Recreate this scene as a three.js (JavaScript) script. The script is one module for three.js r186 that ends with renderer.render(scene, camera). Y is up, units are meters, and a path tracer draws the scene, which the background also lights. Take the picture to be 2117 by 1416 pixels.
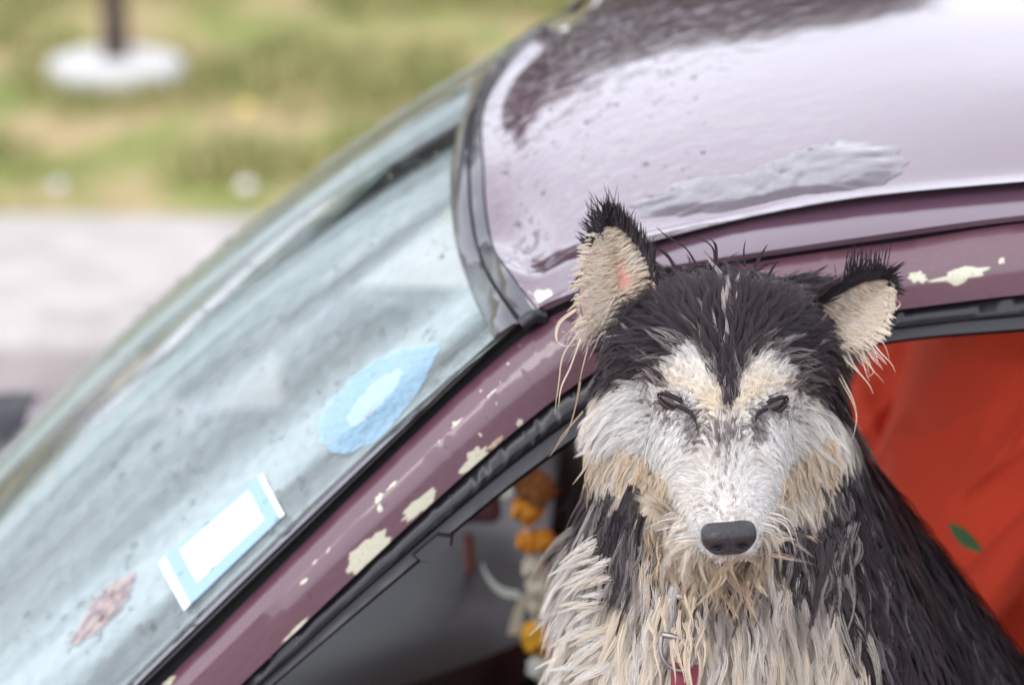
import * as THREE from 'three';
import { MarchingCubes } from 'three/addons/objects/MarchingCubes.js';
import { RoundedBoxGeometry } from 'three/addons/geometries/RoundedBoxGeometry.js';
import { mergeGeometries, mergeVertices, toCreasedNormals } from 'three/addons/utils/BufferGeometryUtils.js';
import { ImprovedNoise } from 'three/addons/math/ImprovedNoise.js';

// ------------------------------------------------------------------ camera, sky, sun, exposure
const V3 = (x, y, z) => new THREE.Vector3(x, y, z);
const scene = new THREE.Scene();
const F = 8500, CX = 1058.5, CY = 708, PITCH = 16.5 * Math.PI / 180, YAW = -2.5 * Math.PI / 180;
const camera = new THREE.PerspectiveCamera(2 * Math.atan(CY / F) * 180 / Math.PI, 2117 / 1416, 0.1, 400);
const EYE = V3(0, 2.07, 2.93);
const DIR = V3(Math.sin(YAW) * Math.cos(PITCH), -Math.sin(PITCH), -Math.cos(YAW) * Math.cos(PITCH));
camera.position.copy(EYE);
camera.lookAt(EYE.clone().add(DIR));
camera.focus = 2.84; camera.userData.fStop = 4.6;
const RIGHT = V3(Math.cos(YAW), 0, Math.sin(YAW)), UPV = RIGHT.clone().cross(DIR);

const SUN = V3(-0.5, 0.85, 0.62).normalize();
const noise = new ImprovedNoise();
function fbm(x, y, z, o = 4) { let s = 0, a = 0.5; for (let i = 0; i < o; i++) { s += a * noise.noise(x, y, z); x *= 2.03; y *= 2.03; z *= 2.03; a *= 0.5; } return s; }
{
  const W = 512, H = 256, d = new Float32Array(W * H * 4);
  for (let j = 0; j < H; j++) for (let i = 0; i < W; i++) {
    const v = (j + 0.5) / H, u = (i + 0.5) / W, el = (v - 0.5) * Math.PI, az = (u - 0.5) * 2 * Math.PI;
    const x = Math.cos(el) * Math.cos(az), y = Math.sin(el), z = Math.cos(el) * Math.sin(az);
    const c = x * SUN.x + y * SUN.y + z * SUN.z;
    const glow = Math.pow(Math.max(0, 0.5 + 0.5 * c), 3);
    const cl = 1 + 0.35 * fbm(x * 3, y * 5, z * 3, 5);
    let L = (1.4 + 0.8 * glow) * cl * (1 + 0.75 * Math.exp(-Math.max(0, el) / 0.4));
    if (el < 0) L = 0.35;
    const k = (j * W + i) * 4;
    d[k] = L * 0.94; d[k + 1] = L * 0.965; d[k + 2] = L * 1.085; d[k + 3] = 1;
  }
  const t = new THREE.DataTexture(d, W, H, THREE.RGBAFormat, THREE.FloatType);
  t.mapping = THREE.EquirectangularReflectionMapping; t.magFilter = t.minFilter = THREE.LinearFilter; t.wrapS = THREE.RepeatWrapping; t.needsUpdate = true;
  scene.background = t; scene.environment = t;
}
const sun = new THREE.DirectionalLight(new THREE.Color(1, 0.96, 0.91), 1.1);
sun.position.copy(SUN).multiplyScalar(30); sun.castShadow = true; sun.shadow.radius = 50; sun.shadow.mapSize.set(2048, 2048);
Object.assign(sun.shadow.camera, { left: -9, right: 9, top: 9, bottom: -9, near: 1, far: 80 });
scene.add(sun); scene.add(sun.target);
const renderer = new THREE.WebGLRenderer({ antialias: true });
renderer.toneMapping = THREE.LinearToneMapping; renderer.toneMappingExposure = 1.06;
renderer.shadowMap.enabled = true;

// ------------------------------------------------------------------ helpers
function RNG(a) { return () => { a |= 0; a = a + 0x6D2B79F5 | 0; let t = Math.imul(a ^ a >>> 15, 1 | a); t = t + Math.imul(t ^ t >>> 7, 61 | t) ^ t; return ((t ^ t >>> 14) >>> 0) / 4294967296; }; }
const clamp = (x, a = 0, b = 1) => Math.min(b, Math.max(a, x));
const sstep = (a, b, x) => { const t = clamp((x - a) / (b - a)); return t * t * (3 - 2 * t); };
const mix = (a, b, t) => a + (b - a) * t;
const lin = (r, g, b) => new THREE.Color().setRGB(r, g, b);
const rayDir = (px, py) => DIR.clone().addScaledVector(RIGHT, (px - CX) / F).addScaledVector(UPV, (CY - py) / F);
// point where the sight line meets the leaning side plane z + 0.25 (y - 1.22) = off of the car, or the upright plane z = zz, or y = yy
function side(px, py, off) { const v = rayDir(px, py), t = (off - EYE.z - 0.25 * (EYE.y - 1.22)) / (v.z + 0.25 * v.y); return EYE.clone().addScaledVector(v, t); }
function atZ(px, py, z) { const v = rayDir(px, py); return EYE.clone().addScaledVector(v, (z - EYE.z) / v.z); }
function atY(px, py, y) { const v = rayDir(px, py); return EYE.clone().addScaledVector(v, (y - EYE.y) / v.y); }
const names = {};
function numbered(n) { names[n] = (names[n] ?? -1) + 1; return names[n] ? `${n}_${String(names[n]).padStart(3, '0')}` : n; }
function tag(o, label, category, group) { o.userData.label = label; o.userData.category = category; if (group) o.userData.group = group; return o; }
function thing(name, label, category, pos = [0, 0, 0], group) {
  const o = new THREE.Group(); o.name = numbered(name); o.position.set(...pos); scene.add(o); return tag(o, label, category, group);
}
function obj(name, geo, mat, parent = scene, kind) {
  const m = new THREE.Mesh(Array.isArray(geo) ? (geo.length > 1 ? mergeGeometries(geo) : geo[0]) : geo, mat);
  m.name = parent === scene ? numbered(name) : name; m.castShadow = m.receiveShadow = true; if (kind) m.userData.kind = kind;
  parent.add(m); return m;
}
function loft(rows, closeV = false) {       // rows: equal-length lists of points; uv in metres along the first row / across
  const n = rows[0].length, m = rows.length, pos = [], uv = [], idx = [];
  let accV = 0;
  for (let j = 0; j < m; j++) {
    if (j) accV += rows[j][n >> 1].distanceTo(rows[j - 1][n >> 1]);
    let acc = 0;
    for (let i = 0; i < n; i++) { if (i) acc += rows[j][i].distanceTo(rows[j][i - 1]); const p = rows[j][i]; pos.push(p.x, p.y, p.z); uv.push(acc, accV); }
  }
  for (let j = 0; j < m - 1 + (closeV ? 1 : 0); j++) for (let i = 0; i < n - 1; i++) {
    const a = j * n + i, b = ((j + 1) % m) * n + i; idx.push(a, b, a + 1, b, b + 1, a + 1);
  }
  const g = new THREE.BufferGeometry();
  g.setAttribute('position', new THREE.Float32BufferAttribute(pos, 3)); g.setAttribute('uv', new THREE.Float32BufferAttribute(uv, 2));
  g.setIndex(idx); g.computeVertexNormals(); return g;
}
const creased = (g, deg) => toCreasedNormals(g, deg * Math.PI / 180);
function resample(pts, n) {
  const c = new THREE.CatmullRomCurve3(pts, false, 'centripetal'); return c.getSpacedPoints(n - 1);
}
function tube(pts, r, seg = 24, rs = 10) { return new THREE.TubeGeometry(new THREE.CatmullRomCurve3(pts), seg, r, rs, false); }
function box(w, h, d, x, y, z, r = 0.01) { const g = new RoundedBoxGeometry(w, h, d, 3, Math.min(r, w / 2.1, h / 2.1, d / 2.1)); g.translate(x, y, z); return g; }
function dataTex(W, H, fn, srgb, repeat) {
  const d = new Uint8Array(W * H * 4);
  for (let j = 0; j < H; j++) for (let i = 0; i < W; i++) { const c = fn(i / W, j / H, i, j), k = (j * W + i) * 4; d[k] = clamp(c[0]) * 255; d[k + 1] = clamp(c[1]) * 255; d[k + 2] = clamp(c[2]) * 255; d[k + 3] = 255; }
  const t = new THREE.DataTexture(d, W, H); t.magFilter = THREE.LinearFilter; t.minFilter = THREE.LinearMipmapLinearFilter; t.generateMipmaps = true;
  t.wrapS = t.wrapT = THREE.RepeatWrapping; if (srgb) t.colorSpace = THREE.SRGBColorSpace; if (repeat) t.repeat.set(...repeat); t.needsUpdate = true; return t;
}
const std = (c, rough, o = {}) => new THREE.MeshStandardMaterial({ color: c, roughness: rough, ...o });
const phys = (c, rough, o = {}) => new THREE.MeshPhysicalMaterial({ color: c, roughness: rough, ...o });

// ------------------------------------------------------------------ ground, pavement, lawn
const KZ = -4.55;                                   // far edge of the pavement
{
  const R = RNG(11);
  const asph = dataTex(512, 512, (u, v) => { const n = fbm(u * 9, v * 9, 1, 5), g = R() * 0.08, l = sstep(0.12, 0.3, fbm(u * 5, v * 5, 7, 4)); return [mix(0.50, 0.68, l) + n * 0.2 + g, mix(0.46, 0.58, l) + n * 0.2 + g, mix(0.48, 0.54, l) + n * 0.2 + g]; }, true, [0.5, 0.5]);
  const road = obj('road', new THREE.PlaneGeometry(160, 90), std(lin(1, 1, 1), 0.9, { map: asph }));
  const uvS = (g, k) => { const a = g.attributes.uv, p = g.attributes.position; for (let i = 0; i < a.count; i++) a.setXY(i, p.getX(i) * k, p.getY(i) * k); };
  uvS(road.geometry, 1); road.rotation.x = -Math.PI / 2; road.userData.kind = 'structure';
  // pavement: a real step, with a rounded kerb edge, laid in slabs of concrete
  const conc = dataTex(512, 512, (u, v) => { const n = fbm(u * 6, v * 6, 3, 5) * 0.16 + R() * 0.03; return [0.635 + n, 0.61 + n, 0.59 + n]; }, true, [1.1, 1.1]);
  const pm = std(lin(1, 1, 1), 0.85, { map: conc });
  const pave = obj('pavement', box(60, 0.6, 0.84, 0, -0.2, KZ + 0.42, 0.03), pm); { const a = pave.geometry.attributes; for (let i = 0; i < a.uv.count; i++) a.uv.setXY(i, a.position.getX(i), a.position.getZ(i) + a.position.getY(i)); } pave.userData.kind = 'structure';
  const soil = dataTex(512, 512, (u, v) => {
    const p = sstep(-0.15, 0.22, fbm(u * 13, v * 11, 5, 5) + 0.075), q = sstep(0.0, 0.3, fbm(u * 26, v * 22, 9, 4)), n = fbm(u * 90, v * 90, 2, 3) * 0.12;
    const g = [0.50, 0.53, 0.25], t = [0.68, 0.60, 0.43], dk = [0.40, 0.47, 0.20];
    return [0, 1, 2].map((k) => 0.9 * mix(mix(g[k], t[k], p), dk[k], q * 0.6 * (1 - p * 0.6)) + n);
  }, true, [0.2, 0.2]);
  const lawn = obj('lawn', new THREE.PlaneGeometry(160, 75), std(lin(1, 1, 1), 0.95, { map: soil }));
  uvS(lawn.geometry, 1); lawn.rotation.x = -Math.PI / 2; lawn.position.set(0, 0.085, KZ - 37.5 - 0.003); lawn.userData.kind = 'structure';
  // tufts of short grass
  const blade = []; const RB = RNG(5);
  for (let k = 0; k < 7; k++) { const a = RB() * 6.28, l = 0.02 + RB() * 0.035, w = 0.003, x = (RB() - 0.5) * 0.05, z = (RB() - 0.5) * 0.05, dx = Math.cos(a) * l * 0.6, dz = Math.sin(a) * l * 0.6; blade.push(x - w * Math.sin(a), 0, z + w * Math.cos(a), x + w * Math.sin(a), 0, z - w * Math.cos(a), x + dx, l, z + dz); }
  const bg = new THREE.BufferGeometry(); bg.setAttribute('position', new THREE.Float32BufferAttribute(blade, 3)); bg.computeVertexNormals();
  const N = 26000, im = new THREE.InstancedMesh(bg, std(lin(1, 1, 1), 0.8, { side: THREE.DoubleSide }), N);
  const M = new THREE.Matrix4(), q = new THREE.Quaternion(), c = new THREE.Color(); let i = 0, guard = 0;
  while (i < N && guard++ < 400000) {
    const x = -2.6 + RB() * 6.4, z = KZ - 0.04 - RB() * 5.5; const p = fbm(x * 2.4, z * 2.0, 4.2, 4);
    if (p > -0.10 + RB() * 0.16) continue;
    q.setFromAxisAngle(V3(0, 1, 0), RB() * 6.28); const s = 0.7 + RB() * 0.9; M.compose(V3(x, 0.085, z), q, V3(s, s, s)); im.setMatrixAt(i, M);
    const y = RB(); im.setColorAt(i++, c.setRGB(mix(0.14, 0.42, y), mix(0.19, 0.35, y), mix(0.045, 0.15, y)));
  }
  im.count = i; im.name = numbered('grass'); tag(im, 'short patchy green and straw coloured grass covering the lawn behind the car', 'grass'); im.userData.kind = 'stuff'; im.castShadow = im.receiveShadow = true; scene.add(im);
}
// post on a round concrete footing
{
  const b = atY(238, 118, 0.14);
  const t = thing('lamp_post', 'dark brown post standing in a round white concrete footing on the grass', 'post', [b.x, 0.085, b.z]);
  const R = RNG(3);
  const cg = new THREE.LatheGeometry([[0.0001, -0.05], [0.15, -0.05], [0.15, 0.03], [0.145, 0.045], [0.13, 0.052], [0.0001, 0.055]].map((p) => new THREE.Vector2(...p)), 40);
  obj('footing', cg, std(lin(0.52, 0.51, 0.49), 0.9, { bumpMap: dataTex(128, 128, () => { const r = R(); return [r, r, r]; }), bumpScale: 0.002 }), t);
  obj('pole', new THREE.LatheGeometry([[0.031, 0.05], [0.031, 0.12], [0.026, 0.14], [0.024, 2.6], [0.001, 2.62]].map((p) => new THREE.Vector2(...p)), 20), std(lin(0.05, 0.03, 0.027), 0.5), t);
}
// litter on the grass
{
  for (const [px, py, r, col, nm, lb] of [[510, 222, 0.012, [0.75, 0.62, 0.08], 'fallen_flower', 'small yellow flower lying on the grass behind the car'], [508, 385, 0.015, [0.75, 0.7, 0.68], 'litter', 'small white scrap of paper on the grass near the pavement edge'], [118, 383, 0.012, [0.6, 0.6, 0.68], 'litter', 'small grey scrap lying left on the grass near the pavement edge']]) {
    const p = atY(px, py, 0.11), g = new THREE.IcosahedronGeometry(r, 2), a = g.attributes.position;
    for (let i = 0; i < a.count; i++) { const k = 1 + 0.5 * noise.noise(a.getX(i) * 150, a.getY(i) * 150, a.getZ(i) * 150 + px); a.setXYZ(i, a.getX(i) * k, a.getY(i) * k * 0.7, a.getZ(i) * k); }
    g.computeVertexNormals(); const m = obj(nm, g, std(lin(...col), 0.8)); m.position.copy(p); tag(m, lb, nm === 'litter' ? 'litter' : 'flower');
  }
}
// trees beyond the lawn: only their reflection in the wet roof is seen
{
  const R = RNG(77);
  const leaf = new THREE.BufferGeometry(); { const P = []; for (let k = 0; k < 4; k++) { const a = R() * 6.28, e = (R() - 0.3), d = V3(Math.cos(a), e, Math.sin(a)).normalize(), s = V3(-d.z, 0, d.x).normalize().multiplyScalar(0.07); const o = d.clone().multiplyScalar(0.04), m = d.clone().multiplyScalar(0.14), t = d.clone().multiplyScalar(0.28); P.push(...o.toArray(), ...m.clone().add(s).toArray(), ...t.toArray(), ...o.toArray(), ...t.toArray(), ...m.clone().sub(s).toArray()); } leaf.setAttribute('position', new THREE.Float32BufferAttribute(P, 3)); leaf.computeVertexNormals(); }
  const lm = [std(lin(0.085, 0.075, 0.035), 0.7, { side: THREE.DoubleSide }), std(lin(0.06, 0.075, 0.025), 0.7, { side: THREE.DoubleSide }), std(lin(0.10, 0.07, 0.04), 0.7, { side: THREE.DoubleSide })], bark = std(lin(0.10, 0.075, 0.06), 0.9);
  const spec = [[-12.5, -16, 6.6, 2, 'tall brown leaved tree leftmost of the front row across the lawn'], [-9.6, -14.5, 5.6, 0, 'brownish green tree second from the left across the lawn'], [-7.0, -15, 5.8, 1, 'dark green bushy tree third from the left across the lawn'], [-4.6, -15.5, 6.2, 2, 'brown leaved tree left of the tall green one across the lawn'], [-2.2, -17, 5.6, 1, 'tall dark green tree across the lawn behind the windscreen'], [0.4, -18, 4.9, 0, 'brownish green tree across the lawn straight behind the roof'], [2.6, -18.5, 4.7, 2, 'brown leaved tree right of the roof middle across the lawn'], [4.9, -18, 4.6, 0, 'brownish green round tree third from the right across the lawn'], [7.2, -18.5, 5.2, 1, 'dark green spreading tree second from the right across the lawn'], [9.8, -18, 4.8, 2, 'brown leaved tree rightmost across the lawn'],
    [-11.0, -20, 7.0, 1, 'dark green tree leftmost of the back row across the lawn'], [-6.0, -20.5, 7.2, 0, 'brownish green tree in the back row left of the middle'], [-0.8, -21.5, 6.0, 2, 'brown tree in the back row behind the middle of the roof'], [3.9, -22, 5.7, 1, 'dark green tree in the back row right of the middle'], [8.6, -22, 5.9, 0, 'brownish green tree rightmost of the back row across the lawn']];
  for (const [x, z, h, k, lb] of spec) {
    const t = thing('tree', lb, 'tree', [x, 0.085, z]), br = [new THREE.CylinderGeometry(0.09, 0.16, h * 0.5, 9).translate(0, h * 0.25, 0)], tips = [];
    for (let b = 0; b < 9; b++) { const a = b * 2.4 + R(), y0 = h * (0.24 + 0.2 * R()), e = V3(Math.cos(a) * h * 0.24 * (0.5 + R()), h * (0.34 + 0.58 * R()), Math.sin(a) * h * 0.24 * (0.5 + R())); br.push(new THREE.TubeGeometry(new THREE.QuadraticBezierCurve3(V3(0, y0, 0), V3(e.x * 0.4, mix(y0, e.y, 0.4), e.z * 0.4), e), 6, 0.04, 5)); tips.push(e); }
    obj('trunk', br, bark, t);
    const N = 1700, lp = leaf.attributes.position.array, M = new THREE.Matrix4(), q = new THREE.Quaternion(), eu = new THREE.Euler(), out = new Float32Array(N * lp.length), w = V3();
    for (let i = 0; i < N; i++) { const e = tips[i % tips.length], r = h * 0.19 * Math.cbrt(R()), a = R() * 6.28, c = R() * 2 - 1, s = Math.sqrt(1 - c * c); q.setFromEuler(eu.set(R() * 6, R() * 6, R() * 6)); const k2 = 0.8 + R() * 0.8; M.compose(V3(e.x + r * s * Math.cos(a), e.y + r * c * 0.8, e.z + r * s * Math.sin(a)), q, V3(k2, k2, k2)); for (let j = 0; j < lp.length; j += 3) w.fromArray(lp, j).applyMatrix4(M).toArray(out, i * lp.length + j); }
    const cg = new THREE.BufferGeometry(); cg.setAttribute('position', new THREE.BufferAttribute(out, 3)); cg.computeVertexNormals(); obj('crown', cg, lm[k], t);
  }
}
// ------------------------------------------------------------------ the car
const ZM = -0.56;                                                     // the car's middle plane
const mirror = (p) => V3(p.x, p.y, 2 * ZM - p.z);
const paint = phys(lin(0.088, 0.046, 0.066), 0.22, { clearcoat: 1, clearcoatRoughness: 0.05, metalness: 0.1, ior: 1.7 });
const rubber = phys(lin(0.012, 0.011, 0.014), 0.4, { specularIntensity: 0.6, clearcoat: 0.25, clearcoatRoughness: 0.25 });
const dull = std(lin(0.012, 0.011, 0.012), 0.8);
const car = thing('car', 'old maroon car with peeling paint, wet roof and a dog at its window', 'car', [0.35, 0, ZM]);
const carPart = (name, geo, mat, parent = car, kind) => { const m = obj(name, geo, mat, parent, kind); if (parent === car) m.geometry.translate(-0.35, 0, -ZM); return m; };
const subPart = (name, geo, mat, parent, kind) => { const m = obj(name, geo, mat, parent, kind); m.geometry.translate(-0.35, 0, -ZM); return m; };
{
  const tail = (a) => { const [x, y] = a[a.length - 1]; return [...a, [2700, y - 48], [3300, y - 72]]; };
  const K = {
    gapTop: tail([[-200, 1896], [295, 1416], [750, 975], [963, 771], [1078, 664], [1118, 634], [1172, 610], [1300, 567], [1590, 518], [1877, 480], [2117, 445]]),
    gapBot: tail([[-170, 1905], [330, 1416], [755, 995], [970, 790], [1085, 692], [1128, 660], [1182, 634], [1303, 590], [1592, 536], [1877, 496], [2117, 460]]),
    sealTop: tail([[-70, 1960], [430, 1480], [850, 1081], [1062, 893], [1190, 795], [1290, 735], [1400, 705], [1480, 692], [1660, 666], [1877, 638], [2117, 609]]),
    open: tail([[10, 1920], [490, 1484], [905, 1131], [1110, 968], [1225, 890], [1310, 842], [1420, 798], [1500, 778], [1670, 741], [1877, 706], [2117, 686]]),
  };
  K.ridge = K.gapBot.map((p, i) => { const q = K.sealTop[i], k = i < 5 ? 0.36 : 0.42; return [mix(p[0], q[0], k), mix(p[1], q[1], k)]; });
  K.groove = K.gapBot.map((p, i) => { const q = K.gapTop[i]; return [(p[0] + q[0]) / 2, (p[1] + q[1]) / 2]; });
  const NS = 200;
  const curve = (k, off, dz = 0) => { const c = new THREE.CatmullRomCurve3(K[k].map(([x, y]) => side(x, y, off)), false, 'centripetal'); const r = []; for (let i = 0; i <= NS; i++) r.push(c.getPoint(i / NS).add(V3(0, 0, dz))); return r; };
  const flat = (k) => { const c = new THREE.CatmullRomCurve3(K[k].map(([x, y]) => V3(x, y, 0)), false, 'centripetal'); const r = []; for (let i = 0; i <= NS; i++) r.push(c.getPoint(i / NS)); return r; };
  const between = (a, b, k, out) => a.map((p, i) => p.clone().lerp(b[i], k).add(V3(0, 0.35 * out, out)));
  const far = (rows) => rows.map((r) => r.map(mirror)).reverse();
  const both = (name, rows, mat, ang = 40) => [carPart(name, creased(loft(rows), ang), mat), carPart(name, creased(loft(far(rows)), ang), mat)];

  // door frame: bevel and face, with chips of lost paint
  const g0 = curve('gapBot', -0.002), g1 = curve('ridge', 0.018), g2 = curve('sealTop', 0.012);
  const frameRows = [curve('gapBot', -0.012), curve('gapBot', -0.005), g0, between(g0, g1, 0.5, 0.0015), between(g0, g1, 0.92, 0.0004), g1, between(g1, g2, 0.5, 0.0008), g2, curve('sealTop', -0.01)];
  const fg = loft(frameRows);
  {
    const cw = 2048, ch = 160, cv = document.createElement('canvas'); cv.width = cw; cv.height = ch; const c = cv.getContext('2d');
    const R = RNG(41); c.fillStyle = 'rgb(86,54,63)'; c.fillRect(0, 0, cw, ch);
    const n = NS + 1, m = frameRows.length, ua = fg.attributes.uv;
    for (let j = 0; j < m; j++) for (let i = 0; i < n; i++) ua.setXY(j * n + i, i / NS, j / (m - 1));
    for (let i = 0; i < 2600; i++) { const v = 0.9 + R() * 0.25; c.fillStyle = `rgba(${86 * v | 0},${54 * v | 0},${63 * v | 0},.35)`; c.fillRect(R() * cw, R() * ch, 2 + R() * 22, 1 + R() * 3); }
    const A = flat('gapBot'), B = flat('ridge'), C = flat('sealTop');
    const find = (x, y) => {       // photograph point -> place along and across the frame
      let best = 1e9, u = 0, v = 0;
      for (let i = 0; i <= NS; i++) for (let k = 0; k <= 40; k++) { const t = k / 40, p = t < 0.4 ? A[i].clone().lerp(B[i], t / 0.4) : B[i].clone().lerp(C[i], (t - 0.4) / 0.6), d = (p.x - x) ** 2 + (p.y - y) ** 2; if (d < best) { best = d; u = i / NS; v = t; } }
      const at = (q, i) => { const a = Math.min(NS - 1, Math.max(0, Math.floor(i))); return q[a].clone().lerp(q[a + 1], i - a); }, u0 = u * NS, v0 = v;
      for (let i = -1; i <= 1; i += 0.1) for (let k = -1; k <= 1; k += 0.125) { const ii = clamp(u0 + i, 0, NS), t = clamp(v0 + k / 40), p = t < 0.4 ? at(A, ii).lerp(at(B, ii), t / 0.4) : at(B, ii).lerp(at(C, ii), (t - 0.4) / 0.6), d = (p.x - x) ** 2 + (p.y - y) ** 2; if (d < best) { best = d; u = ii / NS; v = t; } }
      return [u * cw, (v < 0.4 ? 2 + 3 * v / 0.4 : 5 + 2 * (v - 0.4) / 0.6) / (m - 1) * ch];
    };
    const blob = (pts, col) => { c.fillStyle = col; c.beginPath(); pts.forEach(([x, y], i) => { const [a, b] = find(x, y); i ? c.lineTo(a, b) : c.moveTo(a, b); }); c.closePath(); c.fill(); };
    const chip = (x, y, l, w, ang, seed, col = 'rgb(184,182,158)') => {
      const rim = [], inn = [], ca = Math.cos(ang), sa = Math.sin(ang);
      for (let i = 0; i < 44; i++) { const a = i / 44 * 6.283, k = 1 + 0.6 * noise.noise(Math.cos(a) * 1.8 + seed, Math.sin(a) * 1.8, seed * 3.1) + 0.16 * noise.noise(Math.cos(a) * 6 + seed, Math.sin(a) * 6, seed); const dx = Math.cos(a) * l * k, dy = Math.sin(a) * w * k; rim.push([x + (dx * ca - dy * sa) * 1.06 + 1.5, y + (dx * sa + dy * ca) * 1.06 + 2]); inn.push([x + dx * ca - dy * sa, y + dx * sa + dy * ca]); }
      blob(rim, 'rgb(92,72,66)'); blob(inn, col); for (let i = 0; i < l * 0.5; i++) { const a = R() * 6.28, q = Math.sqrt(R()) * 0.75, dx = Math.cos(a) * l * q, dy = Math.sin(a) * w * q; blob([0, 1.6, 3.2, 4.8].map((b) => [x + dx * ca - dy * sa + Math.cos(b) * (0.8 + R() * 2.2), y + dx * sa + dy * ca + Math.sin(b) * (0.8 + R() * 1.6)]), R() < 0.5 ? 'rgb(158,152,130)' : 'rgb(205,203,182)'); }
    };
    const D = -0.74;
    chip(758, 1140, 54, 25, D, 1); chip(868, 1046, 48, 14, D, 2); chip(985, 948, 40, 23, D, 3); chip(1024, 916, 22, 5, D, 14, 'rgb(160,140,110)');
    chip(806, 999, 15, 9, -0.5, 4); chip(778, 1026, 13, 11, -1, 5); chip(785, 1051, 7, 9, 0, 6); chip(937, 870, 16, 8, D, 7); chip(1012, 808, 13, 7, D, 8); chip(1075, 873, 8, 7, D, 9);
    chip(610, 1302, 34, 4, D, 10); chip(905, 910, 4, 5, 0, 11); chip(1898, 573, 17, 11, 0.1, 12); chip(1985, 570, 52, 15, -0.22, 13); chip(2072, 540, 7, 6, 0, 15); chip(345, 1408, 16, 4, D, 16); chip(650, 1160, 8, 3, D, 17);
    for (let i = 0; i < 46; i++) { const u = R() * cw, v = (0.3 + R() * 0.6) * ch; c.fillStyle = R() < 0.6 ? 'rgb(190,184,160)' : 'rgb(60,36,44)'; c.beginPath(); c.ellipse(u, v, 0.8 + R() * 2.4, 0.7 + R() * 1.6, R() * 3, 0, 6.3); c.fill(); }
    const t = new THREE.CanvasTexture(cv); t.flipY = false; t.colorSpace = THREE.SRGBColorSpace; t.magFilter = THREE.LinearFilter;
    const bump = dataTex(256, 256, (u, v) => { const k = 0.5 + 0.5 * fbm(u * 14, v * 14, 2, 4); return [k, k, k]; }, false, [14, 1]);
    const fm = phys(lin(1, 1, 1), 0.45, { map: t, ior: 1.5, clearcoat: 0.7, clearcoatRoughness: 0.08, bumpMap: bump, bumpScale: 0.0005 });
    carPart('door_frame', creased(fg, 50), fm);
    const fm2 = paint; carPart('door_frame', creased(loft(far([g0, g1, g2])), 50), fm2);
  }
  // shut line between door frame and body: a real groove lined with black rubber
  both('door_seam', [curve('gapTop', 0.002), curve('gapTop', -0.006), curve('groove', -0.014), curve('gapBot', -0.012), curve('gapBot', -0.001)], dull);
  // window seal and run channel
  const s0 = curve('sealTop', 0.003), s3 = curve('open', 0.0);
  both('window_seal', [s0, between(s0, s3, 0.04, 0.002), between(s0, s3, 0.1, 0.004), between(s0, s3, 0.4, 0.007), between(s0, s3, 0.52, 0.0065), between(s0, s3, 0.6, 0.001), between(s0, s3, 0.7, 0.0015), between(s0, s3, 0.92, 0.004), s3, curve('open', -0.004, -0.012), curve('open', -0.004, -0.035)], rubber, 55);
  {
    const pts = [[905, 1100], [938, 1104], [935, 1126], [922, 1138], [890, 1163], [866, 1160], [850, 1146]], a = pts.map(([x, y]) => side(x, y, 0.012)), b = pts.map(([x, y]) => side(x, y, -0.02)), m = a.reduce((s, p) => s.add(p.clone().multiplyScalar(1 / a.length)), V3(0, 0, 0.0));
    const inner = a.map((p) => p.clone().lerp(m, 0.15).add(V3(0, 0, 0.004)));
    const cl = (r) => [...r, r[0]];
    carPart('seal_clip', creased(loft([cl(b), cl(a), cl(inner), cl(inner.map(() => m.clone().add(V3(0, 0, 0.004))))]), 45), rubber);
  }
  // roof height over the plan
  const edge = [[1090, 586], [1180, 519], [1337, 481], [1475, 453], [1762, 397], [2117, 359]].map(([x, y]) => side(x, y, -0.046));
  const xe = edge[5].x, ye = edge[5].y;
  function Nedge(x) {
    if (x >= xe) { const d = x - xe; return ye + 0.10 * d - 0.07 * d * d; }
    if (x <= edge[0].x) return edge[0].y + 0.8 * (x - edge[0].x);
    let i = 0; while (edge[i + 1].x < x) i++; const t = (x - edge[i].x) / (edge[i + 1].x - edge[i].x);
    const sl = (k) => k <= 0 ? 0.8 : k >= 5 ? 0.1 : (edge[k + 1].y - edge[k - 1].y) / (edge[k + 1].x - edge[k - 1].x), h = edge[i + 1].x - edge[i].x;
    const a = edge[i].y, b = edge[i + 1].y, t2 = t * t, t3 = t2 * t;
    return a * (2 * t3 - 3 * t2 + 1) + b * (-2 * t3 + 3 * t2) + h * sl(i) * (t3 - 2 * t2 + t) + h * sl(i + 1) * (t3 - t2);
  }
  const Nmid = (x) => { const d = x - xe; return d > 0 ? ye + 0.10 * d - 0.07 * d * d : ye + 0.10 * d - 0.22 * d * d; };
  const ZN = -0.067, ZF = 2 * ZM - ZN;
  function roofY(x, z) { const s = clamp((z - ZN) / (ZF - ZN)), e = Math.abs(2 * s - 1); return mix(Nmid(x), Nedge(x), Math.pow(sstep(0.6, 1, e), 1.2)) + 0.052 * (1 - Math.pow(e, 2.6)); }
  function onRoof(px, py, dy = 0) {
    const v = rayDir(px, py); let t0 = 2.2, t = 2.2;
    for (; t < 5; t += 0.004) { const p = EYE.clone().addScaledVector(v, t); if (p.z < ZN + 0.035 && p.y < roofY(p.x, p.z) + dy) break; t0 = t; }
    return EYE.clone().addScaledVector(v, t);
  }
  const NH = 70;
  const rawOut = [[1018, 500], [1006, 431], [1001, 345], [1001, 230], [1044, 149], [1118, 69]];
  const rawIn = [[975, 603], [946, 517], [934, 402], [943, 299], [963, 230], [1000, 148], [1078, 78]];
  const nearOut = side(1118, 648, -0.012), nearIn = side(1024, 704, -0.012);
  const hOut = [nearOut, side(1055, 563, -0.03), ...rawOut.map((p) => onRoof(...p, 0)), mirror(side(1055, 563, -0.03)), mirror(nearOut)];
  const hIn = [nearIn, ...rawIn.map((p) => onRoof(...p, -0.014)), mirror(nearIn)];
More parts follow.
